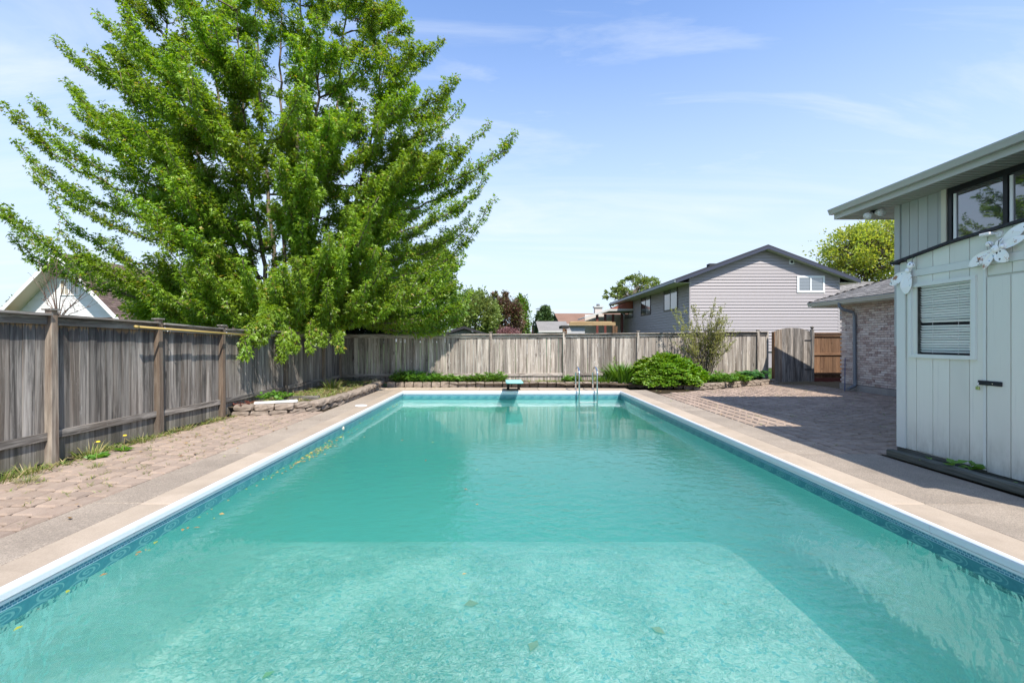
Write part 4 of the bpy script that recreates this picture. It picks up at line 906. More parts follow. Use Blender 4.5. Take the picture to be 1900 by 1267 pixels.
ch_ = MB().box(9.8, 10.6, 49.0, 49.6, 0, 5.1).build('chimney', M['brick'], bhh); MB().box(9.7, 10.7, 48.9, 49.7, 5.1, 5.25).build('chimney_cap', M['soffit_w'], ch_)
MB().tube([(10.2, 49.3, 5.25), (10.2, 49.3, 5.5)], .18, 8).build('flue', M['grey_roof_edge'], ch_)
simple_house('far_house', 'small far teal house with a low grey roof left of the tan roof', 3.8, 6.2, 45, 52, 2.5, 3.6, M['green_wall'], M['sh_grey'])
fh3 = simple_house('far_house', 'low far roof with a small orange chimney beside the pine', 2.2, 4.2, 55, 62, 2.0, 2.8, M['grey_wall'], M['sh_grey'])
MB().box(3.45, 3.85, 56, 56.4, 2, 3.45).build('chimney', M['brick_red'], fh3)
simple_house('dark_roof_shed', 'small shed with a dark arched gable roof just behind the back fence', -2.25, -.85, 18.0, 20.5, 1.74, 2.06, M['house_green'], M['sh_dark'], 'y', .3, 'shed')
simple_house('far_house', 'low brown roofed building at the far left beyond the fence', -44, -36.0, 34, 42, 2.9, 3.9, M['grey_wall'], M['sh_brown'])
# open porch with dark red posts, next to the grey house
pg = thing('porch', (8, 38, 0), 'open porch with dark red posts and thin white roof left of the grey house', 'porch')
for x, y in ((7.7, 37.6), (8.45, 38), (9.2, 38.4), (10.0, 38.6)): MB().box(x-.09, x+.09, y-.09, y+.09, 0, 3.75).build('post', M['plum'], pg)
MB().extr([(6.6, 37.2, 3.35), (8.6, 37.2, 3.95), (10.9, 37.2, 3.98), (10.9, 37.2, 4.13), (8.6, 37.2, 4.12), (6.6, 37.2, 3.45)], (0, 3.5, 0)).build('roof', M['soffit_w'], pg)
MB().extr([(8.9, 37.3, 4.14), (10.3, 37.3, 4.75), (11.5, 37.3, 4.8), (11.5, 37.3, 4.14)], (0, 3.3, 0)).build('upper_roof', M['sh_red'], pg)
MB().box(7.3, 10.5, 41, 41.1, 0, 3.9).build('back_wall', M['brick'], pg)
pb = thing('pergola', (6.5, 33, 0), 'unfinished pergola of pale lumber beams on posts behind the back fence', 'pergola')
MB().box(4.75, 8.1, 33, 33.12, 2.62, 2.86).build('beam', M['pine_x'], pb)
MB().box(5.05, 8.2, 34.6, 34.72, 2.80, 2.98).build('beam', M['pine_x'], pb)
for x, y in ((4.35, 33.06), (4.7, 34.6), (7.95, 33.06), (8.55, 34.66)): MB().box(x-.08, x+.08, y-.08, y+.08, 0, 2.62 if x > 5 else 2.4).build('post', M['brown_z'], pb)
MB().box(4.2, 4.74, 33.0, 34.7, 2.42, 2.62).build('side_beam', M['board_leg'], pb)
# ------------------------------------------------------------------ vegetation
T_MAPLE = (np.array([(0, 0, 0), (-.44, .50, -.16), (-.12, .42, .03), (0, 1, -.22), (.12, .42, .03), (.44, .50, -.16)]), np.array([(0, 2, 1), (0, 3, 2), (0, 4, 3), (0, 5, 4)]))
T_LEAF = (np.array([(0, 0, 0), (-.28, .45, .05), (0, 1, -.08), (.28, .45, .05)]), np.array([(0, 2, 1), (0, 3, 2)]))
T_BLADE = (np.array([(-.045, 0, 0), (.045, 0, 0), (.035, .55, -.03), (-.035, .55, -.03), (0, 1, -.16)]), np.array([(0, 1, 2), (0, 2, 3), (3, 2, 4)]))
T_BROAD = (np.array([(0, 0, 0), (-.36, .35, .08), (-.30, .7, .04), (0, 1, -.14), (.30, .7, .04), (.36, .35, .08), (0, .5, -.02)]), np.array([(0, 6, 1), (1, 6, 2), (2, 6, 3), (3, 6, 4), (4, 6, 5), (5, 6, 0)]))
def unit(v): return v/np.maximum(np.linalg.norm(v, axis=-1, keepdims=True), 1e-9)
def leaves(name, P, D, size, tmpl, mat, parent=None, up=None, roll=.6):
    """P positions, D growth directions, size lengths; leaf faces roughly up"""
    n = len(P); D = unit(D); up = np.tile((0, 0, 1.0), (n, 1)) if up is None else up
    nn = unit(up+RNG.normal(0, roll, (n, 3))); X = unit(np.cross(D, nn)); Z = np.cross(X, D)
    tv, tf = tmpl; s = size[:, None, None]
    V = P[:, None, :]+s*(tv[None, :, 0:1]*X[:, None, :]+tv[None, :, 1:2]*D[:, None, :]+tv[None, :, 2:3]*Z[:, None, :])
    F = (tf[None]+(np.arange(n)*len(tv))[:, None, None]).reshape(-1, 3)
    me = np_mesh(name, V.reshape(-1, 3), F, mat); return place(name, me, (0, 0, 0), parent)
def bez(a, b, c, d, t):
    t = np.asarray(t)[:, None]; return (1-t)**3*a+3*(1-t)**2*t*b+3*(1-t)*t*t*c+t**3*d
def V3(*a): return np.array(a, dtype=float)

def big_maple():
    t = thing('maple_tree', (-6.6, 13.9, 0), 'large many stemmed maple in full green leaf spreading over the left back corner', 'tree')
    wood_ = MB(); stems = []
    base = V3(-6.6, 13.9, -.1)
    def px(u, v, Y): return np.array(at(u, v, Y))
    tops = [px(470, -90, 14.2), px(560, -120, 13.8), px(650, -60, 13.6), px(380, -40, 13.4), px(300, -20, 13.0), px(720, 60, 13.4), px(520, -60, 15.6), px(600, 0, 12.2), px(440, 20, 12.0)]
    for i, T in enumerate(tops):
        st = base+V3(RNG.normal(0, .1), RNG.normal(0, .1), 1.0+RNG.uniform(-.2, .5)); ln = np.linalg.norm(T-st)
        ts = np.linspace(0, 1, 26); c1 = st+V3((T[0]-st[0])*.45, (T[1]-st[1])*.45, ln*.22); c2 = T-V3((T[0]-st[0])*.12, (T[1]-st[1])*.12, ln*.35)
        P = bez(st, c1, c2, T, ts); P[1:-1] += RNG.normal(0, .03, (24, 3)); stems.append(P)
        wood_.tube([tuple(p) for p in P], list(.07*(1-ts)**.8+.010), 7)
    wood_.tube([tuple(base), tuple(base+V3(.02, 0, .5)), tuple(base+V3(.0, 0, 1.1)), tuple(base+V3(.02, .02, 1.7))], [.34, .27, .24, .14], 12)
    wood_.build('trunk', M['bark'], t, smooth=True)
    tips = [(20, 432, 12), (-30, 350, 11.4), (55, 308, 12), (4, 192, 11.8), (58, 180, 12.3), (104, 72, 12.2), (176, 22, 12.6), (162, 92, 12.2), (205, -20, 12.8), (262, -40, 13),
            (693, -20, 13.2), (738, 15, 13.4), (762, 42, 13.5), (760, 75, 13), (822, 72, 13.2), (806, 95, 13.6), (851, 142, 13.3), (858, 190, 12.8), (906, 226, 13.1), (957, 243, 13.0), (915, 285, 13.6), (905, 322, 12.6), (919, 368, 13.1), (884, 425, 13.4), (862, 470, 12.8), (875, 395, 14.2), (842, 520, 13.8), (850, 560, 14.5),
            (40, 470, 13.5) and (110, 425, 12.0), (95, 375, 12.8), (142, 452, 12.2), (190, 440, 11.2), (290, 560, 11.3), (300, 580, 12.3), (300, 592, 11.4), (275, 515, 10.8), (350, 588, 11.6), (400, 600, 12), (345, 540, 10.6), (420, 560, 10.8), (480, 585, 11.3), (500, 520, 10.6),
            (452, 662, 9.2), (478, 640, 9.7), (520, 668, 10.5), (545, 650, 10.9), (600, 640, 11.4), (575, 655, 11.2), (632, 652, 11.6), (560, 560, 11), (620, 570, 11.4), (660, 600, 12.4), (700, 590, 12.6), (740, 600, 14.2), (780, 622, 14.7), (800, 590, 14.2), (610, 520, 10.9), (680, 520, 11.2), (740, 540, 12), (790, 500, 12.4), (30, 260, 13.2), (80, 230, 11.4), (120, 150, 13.4), (20, 400, 13.2)]
    tips = [(px(*q), 1.0) for q in tips]
    cen = V3(-6.8, 13.4, 7.6)
    for k in range(260):   # inner and rear limbs fill the crown
        d = unit(RNG.normal(0, 1, 3)[None])[0]; d[1] = -abs(d[1]) if k % 2 else d[1]; d[2] = d[2]*.9
        f = RNG.uniform(.45, .93); rx = 6.3 if d[0] > 0 else 5.6
        P = cen+V3(d[0]*rx, d[1]*(3.9 if d[1] < 0 else 5.0), d[2]*(6.6 if d[2] > 0 else 5.2))*f
        if P[2] < 2.1: P[2] = RNG.uniform(2.1, 3)
        uu, vv = U0+P[0]/P[1]*F0, V0-(P[2]-H)/P[1]*F0
        if uu < 330 and vv > 400: continue
        tips.append((P, .8))
    for Pq in stems: tips += [(Pq[i]+RNG.normal(0, .7, 3)*np.array((1, 1, .3))+V3(0, 0, .9), .7) for i in range(11, 26, 2)]
    for k in range(75): tips.append((px(RNG.uniform(330, 770), RNG.uniform(-140, 330), RNG.uniform(11.8, 15)), .8))
    for k in range(110): tips.append((V3(RNG.uniform(-9.3, -2.6), RNG.uniform(10.6, 14.5), RNG.uniform(2.3, 5.8)), .8))
    for q in ((800, 400, 17), (830, 450, 17.5), (780, 350, 16.5), (840, 490, 17), (760, 450, 18), (800, 510, 17), (850, 420, 16.2), (820, 360, 16), (780, 420, 16), (740, 380, 17.5), (700, 330, 17), (740, 300, 16.5), (790, 290, 16), (870, 540, 14.5), (860, 580, 15), (830, 560, 14), (260, 540, 11.8), (330, 500, 10.8), (380, 480, 10.4), (300, 450, 11), (450, 480, 10.2), (240, 500, 12.4), (550, 480, 10.4), (640, 460, 10.8), (720, 470, 11.5), (520, 600, 11), (680, 560, 12), (850, 300, 15.5), (820, 240, 15.5)): tips.append((px(*q), 1))
    wd = MB(); LP_, LD_, LS_ = [], [], []
    allst = np.concatenate(stems); idx = np.concatenate([np.arange(26)]*len(stems))
    for T, imp in tips:
        hd = np.linalg.norm(allst[:, :2]-T[:2], axis=1); want = T[2]-.45*hd; want = np.maximum(want, 1.6+.1*hd)
        cost = np.abs(allst[:, 2]-want)+.45*hd+RNG.uniform(0, .6, len(hd)); A = allst[np.argmin(cost)]
        ln = np.linalg.norm(T-A); out = unit((T-A)*V3(1, 1, .25))
        droop = T[2] < 2.3
        if droop: c1 = A+out*ln*.45+V3(0, 0, max(.2, 2.6-A[2])+.25); c2 = T+V3(0, 0, .8)-out*.3
        else: c1 = A+out*ln*.35+V3(0, 0, .05*ln); c2 = T-unit(V3(out[0]*.6, out[1]*.6, 1.0))*ln*.36
        n = max(8, int(ln*3.5)); ts = np.linspace(0, 1, n); P = bez(A, c1, c2, T, ts); P[1:-1] += RNG.normal(0, .035, (n-2, 3))
        wd.tube([tuple(p) for p in P], list(.007*ln*(1-ts)**.8+.006), 5)
        subs = [(P, .22, 1.0)]
        for k in range(int(ln*2.3)+2):
            f = RNG.uniform(.22, .92); i = int(f*(n-1)); tg = unit((P[min(i+1, n-1)]-P[max(i-1, 0)])); sd = unit(np.cross(tg, RNG.normal(0, 1, 3)))
            L_ = RNG.uniform(.5, 1.15)*(1.3-f*.95)*min(1, ln/3.2)*(1.15 if imp < .9 else .72); d = unit(tg*1.0+sd*.5+V3(0, 0, .42 if not droop else -.25)); m = 6; tt = np.linspace(0, 1, m)[:, None]
            Q = P[i]+d*L_*tt+V3(0, 0, .22*L_ if not droop else -.2*L_)*tt**2+RNG.normal(0, .015, (m, 3)); wd.tube([tuple(q) for q in Q], list(.008*(1-tt[:, 0])+.003), 4, caps=False); subs.append((Q, .1, 1.0))
        for Q, f0, f1 in subs:
            sg = np.linalg.norm(np.diff(Q, axis=0), axis=1); tot = sg.sum(); m = int(tot*(1-f0)*178)
            if m < 1: continue
            f = RNG.uniform(f0, f1, m)*(len(Q)-1); i = np.minimum(f.astype(int), len(Q)-2); fr = (f-i)[:, None]
            p = Q[i]*(1-fr)+Q[i+1]*fr; tg = unit(Q[i+1]-Q[i]); tp = 1-.6*(f/(len(Q)-1))
            o = unit(np.cross(tg, RNG.normal(0, 1, (m, 3)))); r = RNG.uniform(.01, .155, m)*tp**.4
            LP_.append(p+o*r[:, None]+tg*RNG.uniform(0, .05, (m, 1))); LD_.append(o*.75+tg*.55+np.array((0, 0, -.6))+RNG.normal(0, .28, (m, 3))); LS_.append(RNG.uniform(.06, .125, m))
    wd.build('branches', M['bark'], t, smooth=True)['kind'] = 'stuff'
    P, D, Z = np.concatenate(LP_), np.concatenate(LD_), np.concatenate(LS_)
    print('maple leaves', len(P))
    o = leaves('crown', P, D, Z, T_MAPLE, M['maple'], t, roll=.8); o['kind'] = 'stuff'
big_maple()

def crown_tree(name, label, cat, base, blobs, n, size, mat, trunkm=None, tr=.15, tmpl=T_LEAF, clumps=60, spread=.35, updir=.0, group=None, limb=10, shell=.55, sparse=1.0, top=None):
    base = Vector(base); t = thing(name, base, label, cat, group); zt = max(b[0][2]+b[1][2]*.5 for b in blobs); c0 = blobs[0][0]
    P, D = [], []; w_ = MB(); vol = np.array([b[1][0]*b[1][2]*b[1][1] for b in blobs]); vol = vol/vol.sum()
    mx = (c0[0], c0[1], zt); mid = (base.x*.6+c0[0]*.4+random.uniform(-.05, .05), base.y*.6+c0[1]*.4, base.z+(zt-base.z)*.5)
    w_.tube([tuple(base), mid, mx], [tr, tr*.7, tr*.2], 8)
    for (c, r), f in zip(blobs, vol):
        k = max(3, int(clumps*f)); d = unit(RNG.normal(0, 1, (k, 3))); rad = RNG.uniform(shell, 1, k)**.6; cc = np.array(c)+d*np.array(r)*rad[:, None]
        m = int(n*f/k)
        for q, dd in zip(cc, d):
            sp_ = spread*np.array(r)*RNG.uniform(.6, 1.25); p = q+RNG.normal(0, 1, (m, 3))*sp_*.5; P.append(p); D.append(unit(dd+RNG.normal(0, .6, (m, 3)))+np.array((0, 0, updir)))
            if random.random() < limb/ max(k, 1)*len(blobs): s = .3+.6*random.random(); a = np.array(mid)*(1-s)+np.array(mx)*s; w_.tube([tuple(a), tuple(a*.45+q*.55+np.array((0, 0, -.08*np.linalg.norm(q-a)))), tuple(q)], [tr*.35, tr*.2, tr*.05], 5)
    P, D = np.concatenate(P), np.concatenate(D); ok = P[:, 2] > base.z+.02; P, D = P[ok], D[ok]
    w_.build('trunk', trunkm or M['bark'], t, smooth=True)
    o = leaves('crown', P, D, RNG.uniform(size*.7, size*1.3, len(P)), tmpl, mat, t, roll=.8); o['kind'] = 'stuff'; return t
def pos(u, v, Y): p = at(u, v, Y); return (p.x, p.y, p.z)
def rr(px_, Y): return px_*Y/F0
def gb(u, Y): return ((u-U0)*Y/F0, Y, -.06)
crown_tree('leafy_tree', 'smaller bright green tree just beyond the back fence under the right side of the maple', 'tree', gb(770, 19), [(pos(770, 560, 19), (rr(85, 19), 1.5, rr(62, 19))), (pos(800, 510, 19.5), (rr(50, 19), 1.2, rr(48, 19)))], 26000, .15, M['green2'], tr=.12, clumps=170, spread=.3)
crown_tree('leafy_tree', 'round green tree beyond the left fence below the big maple', 'tree', gb(350, 17), [(pos(352, 565, 17), (rr(85, 17), 1.5, rr(45, 17)))], 16000, .14, M['maple'], tr=.1, clumps=120, spread=.3)
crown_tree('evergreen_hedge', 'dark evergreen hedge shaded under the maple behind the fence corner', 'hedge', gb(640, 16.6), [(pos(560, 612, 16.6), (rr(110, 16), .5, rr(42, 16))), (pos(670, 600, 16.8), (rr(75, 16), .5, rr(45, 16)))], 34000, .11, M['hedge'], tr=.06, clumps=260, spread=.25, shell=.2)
crown_tree('willow_tree', 'pale green feathery tree far behind the dark shed roof', 'tree', gb(882, 40), [(pos(882, 588, 40), (rr(40, 40), 2, rr(40, 40))), (pos(875, 560, 40), (rr(22, 40), 1.5, rr(22, 40)))], 15000, .26, M['willow'], clumps=130, spread=.28, updir=.3)
crown_tree('copper_tree', 'brown purple leaved tree between the pale willow and the green column', 'tree', gb(937, 43), [(pos(937, 590, 43), (rr(32, 43), 2, rr(38, 43))), (pos(928, 560, 43), (rr(17, 43), 1.5, rr(18, 43)))], 13000, .24, M['purple'], clumps=120, spread=.28)
crown_tree('green_column_tree', 'narrow bright green tree right of the copper tree', 'tree', gb(968, 46), [(pos(966, 592, 46), (rr(15, 46), 1, rr(34, 46))), (pos(960, 570, 46), (rr(9, 46), 1, rr(22, 46)))], 8000, .24, M['green2'], clumps=70)
crown_tree('flowering_shrub', 'low dusty pink shrub showing just over the back fence', 'shrub', gb(943, 30), [(pos(943, 622, 30), (rr(19, 30), .8, rr(12, 30)))], 3500, .12, M['pink'], tr=.04, clumps=40)
crown_tree('yellow_tree', 'large yellow green tree between the sided house and the green eaves', 'tree', gb(1605, 33), [(pos(1608, 478, 33), (rr(80, 33), 3, rr(62, 33))), (pos(1640, 440, 33), (rr(60, 33), 2.5, rr(40, 33))), (pos(1570, 470, 33), (rr(40, 33), 2, rr(40, 33)))], 15000, .2, M['yellow'], M['stem'], tr=.2, clumps=300, spread=.24, limb=110, shell=.3, updir=.3)
crown_tree('sparse_tree', 'light airy tree rising behind the left end of the grey house roof', 'tree', gb(1175, 50), [(pos(1185, 540, 50), (rr(42, 50), 2, rr(28, 50))), (pos(1140, 552, 50), (rr(20, 50), 1.5, rr(16, 50)))], 3800, .3, M['willow'], M['stem'], tr=.15, clumps=90, spread=.16, limb=50)
crown_tree('leafy_tree', 'tiny dark green tree at the far left edge beside the white house', 'tree', gb(32, 40), [(pos(32, 566, 40), (rr(14, 40), .8, rr(12, 40)))], 2200, .2, M['pine'], clumps=30)
# pine with tufted boughs
def pine():
    Y = 55; t = thing('pine_tree', gb(1010, Y), 'tall tufted pine standing left of the far tan roof', 'tree'); b = gb(1010, Y); w_ = MB()
    zt = pos(1012, 568, Y)[2]; w_.tube([b, (b[0]+.1, Y, zt*.6), (b[0]+.1, Y, zt)], [.22, .15, .03], 8); P, D = [], []
    for k in range(95):
        f = random.random()**.8; z = .8+(zt-.8)*f; a = random.random()*2*PI; L_ = rr(30, Y)*(1.05-f**1.6)*random.uniform(.7, 1.05); d = np.array((math.cos(a), math.sin(a), .45+.6*f)); p0 = np.array((b[0]+.1, Y, z-.4)); q = p0+d*L_
        w_.tube([tuple(p0), tuple(q)], [.05, .015], 4); m = 130; s = RNG.uniform(.35, 1, m)[:, None]; pp = p0+(q-p0)*s; P.append(pp+RNG.normal(0, .17, (m, 3))); D.append(unit(RNG.normal(0, 1, (m, 3)))+d*.9)
    w_.build('trunk', M['bark'], t, smooth=True); P, D = np.concatenate(P), np.concatenate(D); o = leaves('crown', P, D, RNG.uniform(.2, .34, len(P)), T_LEAF, M['pine'], t, roll=.8); o['kind'] = 'stuff'
pine()
# bare spindly tree behind the left fence
def bare():
    t = thing('bare_tree', (-9.2, 9.4, 0), 'bare thin branched young tree in front of the white gable', 'tree'); w_ = MB(); Y = 9.5; b0 = np.array(pos(110, 640, Y)); bud = []
    w_.tube([(b0[0], Y, 0), tuple(b0), pos(108, 590, Y)], [.035, .03, .02], 7)
    for u, v, uu, vv in ((70, 482, 100, 560), (88, 490, 98, 540), (106, 478, 104, 545), (128, 500, 112, 555), (165, 545, 125, 575), (180, 520, 130, 570), (62, 515, 95, 565), (148, 515, 118, 560), (168, 568, 130, 583), (78, 555, 100, 575), (96, 500, 103, 540), (142, 560, 118, 580)):
        yy = Y+random.uniform(-.5, .5); a = pos(108, 597, Y); c = pos(uu, vv, (Y+yy)/2); e_ = pos(u, v, yy); w_.tube([a, c, e_], [.012, .008, .003], 5, caps=False)
        for k in range(5):
            f = random.uniform(.1, 1); p = np.array(c)*(1-f)+np.array(e_)*f; q = p+RNG.normal(0, .10, 3)+np.array((0, 0, .16)); w_.tube([tuple(p), tuple(q)], [.004, .002], 4, caps=False); bud += [q, p]
        bud.append(np.array(e_))
    w_.build('trunk', M['twig'], t, smooth=True); bud = np.array(bud); o = leaves('buds', bud, RNG.normal(0, 1, (len(bud), 3)), np.full(len(bud), .035), T_LEAF, M['twig'], t); o['kind'] = 'stuff'
bare()

# dome shrub: layered sprays
def dome(name, label, c, r, n_sp, mat, per=46, cat='shrub', size=.045, ln=.20):
    t = thing(name, (c[0], c[1], 0), label, cat); P, D, U_ = [], [], []; w_ = MB(); w_.tube([(c[0], c[1], 0), (c[0], c[1], .3)], [.06, .04], 7)
    for k in range(n_sp):
        a = RNG.uniform(0, 2*PI); e_ = math.asin(RNG.uniform(-.05, 1)); d = np.array((math.cos(a)*math.cos(e_), math.sin(a)*math.cos(e_), math.sin(e_)))
        bump = 1+.08*math.sin(a*5+e_*7)+.06*math.sin(a*11-e_*9)+RNG.normal(0, .03); fl = 1+.10*math.cos(e_)**6
        q = np.array(c)+d*np.array(r)*bump*fl; out = unit((d*V3(1, 1, .35)+V3(0, 0, .12))[None])[0]; q0 = q-out*ln; s = RNG.uniform(0, 1, per); side = unit(np.cross(out, V3(0, 0, 1))[None])[0]
        sgn = RNG.choice((-1, 1), per); w0 = RNG.uniform(0, 1, per)*(1-s*.7)*ln*.55
        p = q0+out*(s*ln)[:, None]+side*(sgn*w0)[:, None]+V3(0, 0, -1)*(s**2*.02)[:, None]+RNG.normal(0, .008, (per, 3)); P.append(p); D.append(out*.8+side*(sgn*.8)[:, None]+RNG.normal(0, .25, (per, 3))); U_.append(np.tile(unit((d+V3(0, 0, .9))[None]), (per, 1)))
        if k % 8 == 0: w_.tube([(c[0], c[1], c[2]+.05), tuple(np.array(c)*.4+q*.6), tuple(q0)], [.02, .012, .005], 4, caps=False)
    w_.build('stem', M['stem'], t); P = np.concatenate(P); P[:, 2] = np.maximum(P[:, 2], .02)
    o = leaves('foliage', P, np.concatenate(D), RNG.uniform(size*.7, size*1.4, len(P)), T_LEAF, mat, t, up=np.concatenate(U_), roll=.35); o['kind'] = 'stuff'; return t
dome('spreading_yew', 'large dense dome shaped evergreen shrub with bright new tips in front of the back fence', (5.18, 14.55, .16), (1.10, .72, .86), 1500, M['yew'], per=62, size=.05)
# low mounding plant and hostas by the gate
def clump(name, label, c, r, h, n, size, tmpl, mat, cat='plant', group=None, lean=.9, stems=0):
    t = thing(name, (c[0], c[1], c[2]), label, cat, group); P, D = [], []; w_ = MB(); k = max(3, n//9)
    for _ in range(k):
        a = RNG.uniform(0, 2*PI); f = RNG.uniform(0, 1)**.5; b = np.array((c[0]+math.cos(a)*r*f*.55, c[1]+math.sin(a)*r*f*.55, c[2])); tip = b+np.array((math.cos(a)*r*f*.5, math.sin(a)*r*f*.5, h*(1.05-f*.55)*RNG.uniform(.7, 1.05)))
        w_.tube([tuple(b), tuple((b+tip)/2+V3(0, 0, .02)), tuple(tip)], [.004, .0035, .002], 4, caps=False)
        m = max(2, n//k); s = RNG.uniform(.25, 1, m)[:, None]; P.append(b+(tip-b)*s+RNG.normal(0, .008, (m, 3))); aa = RNG.uniform(0, 2*PI, m); D.append(np.stack([np.cos(aa), np.sin(aa), np.full(m, lean-.5)], 1))
    w_.build('stem', mat, t)['kind'] = 'stuff'; P = np.concatenate(P); o = leaves('foliage', P, np.concatenate(D), RNG.uniform(size*.7, size*1.3, len(P)), tmpl, mat, t, roll=.35); o['kind'] = 'stuff'; return t
clump('leafy_mound', 'low round leafy mound between the dome shrub and the hostas', (7.0, 14.75, .12), .55, .42, 900, .10, T_LEAF, M['peren'])
clump('leafy_mound', 'loose leafy plant just left of the hostas in the block edged bed', (7.75, 15.1, .12), .5, .34, 600, .11, T_LEAF, M['peren'])
def hosta(c, r, label):
    t = thing('hosta', c, label, 'plant', 'hostas beside the gate'); n = 34; a = RNG.uniform(0, 2*PI, n); f = RNG.uniform(.2, 1, n); P = np.stack([c[0]+np.cos(a)*r*.35*f, c[1]+np.sin(a)*r*.35*f, c[2]+.12+.16*(1-f)], 1); D = np.stack([np.cos(a), np.sin(a), .55-f*.6], 1)
    o = leaves('foliage', P, D, RNG.uniform(.18, .28, n), T_BROAD, M['hosta'], t, roll=.15); o['kind'] = 'stuff'
    w_ = MB(); [w_.tube([(c[0], c[1], c[2]), tuple(p)], [.006, .004], 4, caps=False) for p in P]; w_.build('stem', M['hosta'], t)['kind'] = 'stuff'
for i, (x, y) in enumerate(((8.15, 15.3), (8.55, 15.6), (8.95, 15.85), (8.35, 15.75))): hosta((x, y, .14), .5, ('first hosta from the left in the bed by the gate', 'middle hosta of the front row by the gate', 'hosta nearest to the gate at the right end of the bed', 'hosta at the back of the bed against the fence')[i])
# iris clump
def bladeplant(name, label, c, r, h, n, mat, cat='plant', group=None, wd=1.0, flop=.35):
    t = thing(name, c, label, cat, group); a = RNG.uniform(0, 2*PI, n); f = RNG.uniform(0, 1, n)**.5
    P = np.stack([c[0]+np.cos(a)*r*.5*f, c[1]+np.sin(a)*r*.5*f, np.full(n, c[2])], 1); D = np.stack([np.cos(a)*flop*f, np.sin(a)*flop*f, np.ones(n)], 1)+RNG.normal(0, .12, (n, 3))
    tv = T_BLADE[0].copy(); tv[:, 0] *= wd; tv[:, 2] *= 2.2
    up = np.stack([-np.cos(a), -np.sin(a), np.full(n, .1)], 1); o = leaves('blades', P, D, RNG.uniform(h*.55, h*1.1, n), (tv, T_BLADE[1]), mat, t, up=up, roll=.5); o['kind'] = 'stuff'; return t
bladeplant('iris_clump', 'tall sword leaved iris clump left of the dome shrub', (3.85, 14.85, .12), .7, .68, 300, M['iris'], flop=.45)
bladeplant('daylily_clump', 'lower arching leafed clump beside the ladder at the back bed', (3.3, 14.8, .12), .5, .36, 160, M['peren'], flop=.8)
clump('pale_flower_plant', 'taller pale tipped plant standing behind the iris clump', (3.75, 15.35, .12), .25, .95, 200, .08, T_LEAF, M['willow'])
# lilac
def lilac():
    t = thing('lilac_bush', (6.75, 15.35, .1), 'tall thin stemmed bush with small new leaves behind the dome shrub', 'shrub'); w_ = MB(); P = []; D = []
    for k in range(60):
        a = RNG.uniform(-1, 1); b_ = RNG.uniform(-.45, .45); h = RNG.uniform(1.5, 2.85)*(1-.25*abs(a)); b = np.array((6.75+a*.18, 15.35+b_*.25, .1)); q = np.array((6.62+a*1.0, 15.15+b_, .1+h)); mid = (b+q)/2+V3(-.10*a, 0, .18)
        n = 9; P_ = bez(b, mid, mid, q, np.linspace(0, 1, n)); P_[1:] += RNG.normal(0, .018, (n-1, 3)); w_.tube([tuple(p) for p in P_], list(np.linspace(.011, .003, n)), 4, caps=False)
        for j in range(5):
            i = RNG.integers(3, n); p = P_[i]; e_ = p+np.array((a*.15+RNG.normal(0, .1), RNG.normal(0, .1), RNG.uniform(.12, .34))); w_.tube([tuple(p), tuple(e_)], [.004, .002], 4, caps=False); m = 22; s = RNG.uniform(.1, 1, m)[:, None]; P.append(p+(e_-p)*s+RNG.normal(0, .02, (m, 3))); D.append(RNG.normal(0, .7, (m, 3))+V3(0, 0, .5))
        m = 34; i = RNG.integers(2, n, m); P.append(P_[i]+RNG.normal(0, .03, (m, 3))); D.append(RNG.normal(0, .7, (m, 3))+V3(0, 0, .5))
    w_.build('stems', M['stem'], t, smooth=True)['kind'] = 'stuff'; P = np.concatenate(P); o = leaves('foliage', P, np.concatenate(D), RNG.uniform(.03, .07, len(P)), T_LEAF, M['lilac'], t); o['kind'] = 'stuff'
lilac()
# leafy clumps along the back edging
orde = ['first', 'second', 'third', 'fourth', 'fifth', 'sixth', 'seventh', 'eighth', 'ninth', 'tenth', 'eleventh', 'twelfth', 'thirteenth']
for i, (u, h, r) in enumerate(((744, .46, .4), (764, .5, .42), (786, .42, .26), (803, .38, .24), (819, .36, .2), (836, .34, .24), (855, .28, .2), (874, .28, .2), (888, .32, .2), (905, .40, .3), (925, .40, .3), (1054, .28, .18), (1070, .26, .16))):
    x = (u-U0)*14.9/F0; clump('leafy_perennial', '%s leafy green plant from the left along the back edging blocks' % orde[i], (x, 14.9+random.uniform(-.06, .1), .12), r, h, int(620*h*r/.08*.5)+120, .085, T_LEAF, M['peren'], group='leafy plants along the back edging')
# weeds
wl_ = [((-5.28, 4.75, 0), .35, .22, 'shaggy grass weed at the foot of the left fence nearest to the camera'), ((-5.25, 5.05, 0), .3, .18, 'grass weed just in front of the first big fence post'),
       ((-4.95, 4.72, 0), .16, .13, 'lone grass tuft growing between pavers near the left edge'), ((-5.3, 5.85, 0), .34, .26, 'tall grass tuft beside the dandelions at the left fence'), ((-5.3, 6.65, 0), .3, .17, 'leafy weed at the fence foot left of the second big post'),
       ((-5.33, 7.45, 0), .2, .12, 'small weed right of the second big fence post'), ((-5.33, 8.35, 0), .2, .12, 'small weed left of the third fence post'), ((-4.75, 5.3, 0), .14, .09, 'small weed among the pavers below the dandelions'),
       ((-4.9, 10.6, .15), .5, .25, 'tall tuft of grass inside the raised stone bed'), ((-4.75, 12.6, .15), .3, .5, 'upright green tuft against the left fence in the raised bed')]
for c, r, h, lb in wl_: bladeplant('grass_tuft', lb, c, r, h*.75, 110, M['grass'], 'weed', 'grass tufts by the left fence', wd=.5, flop=.8)
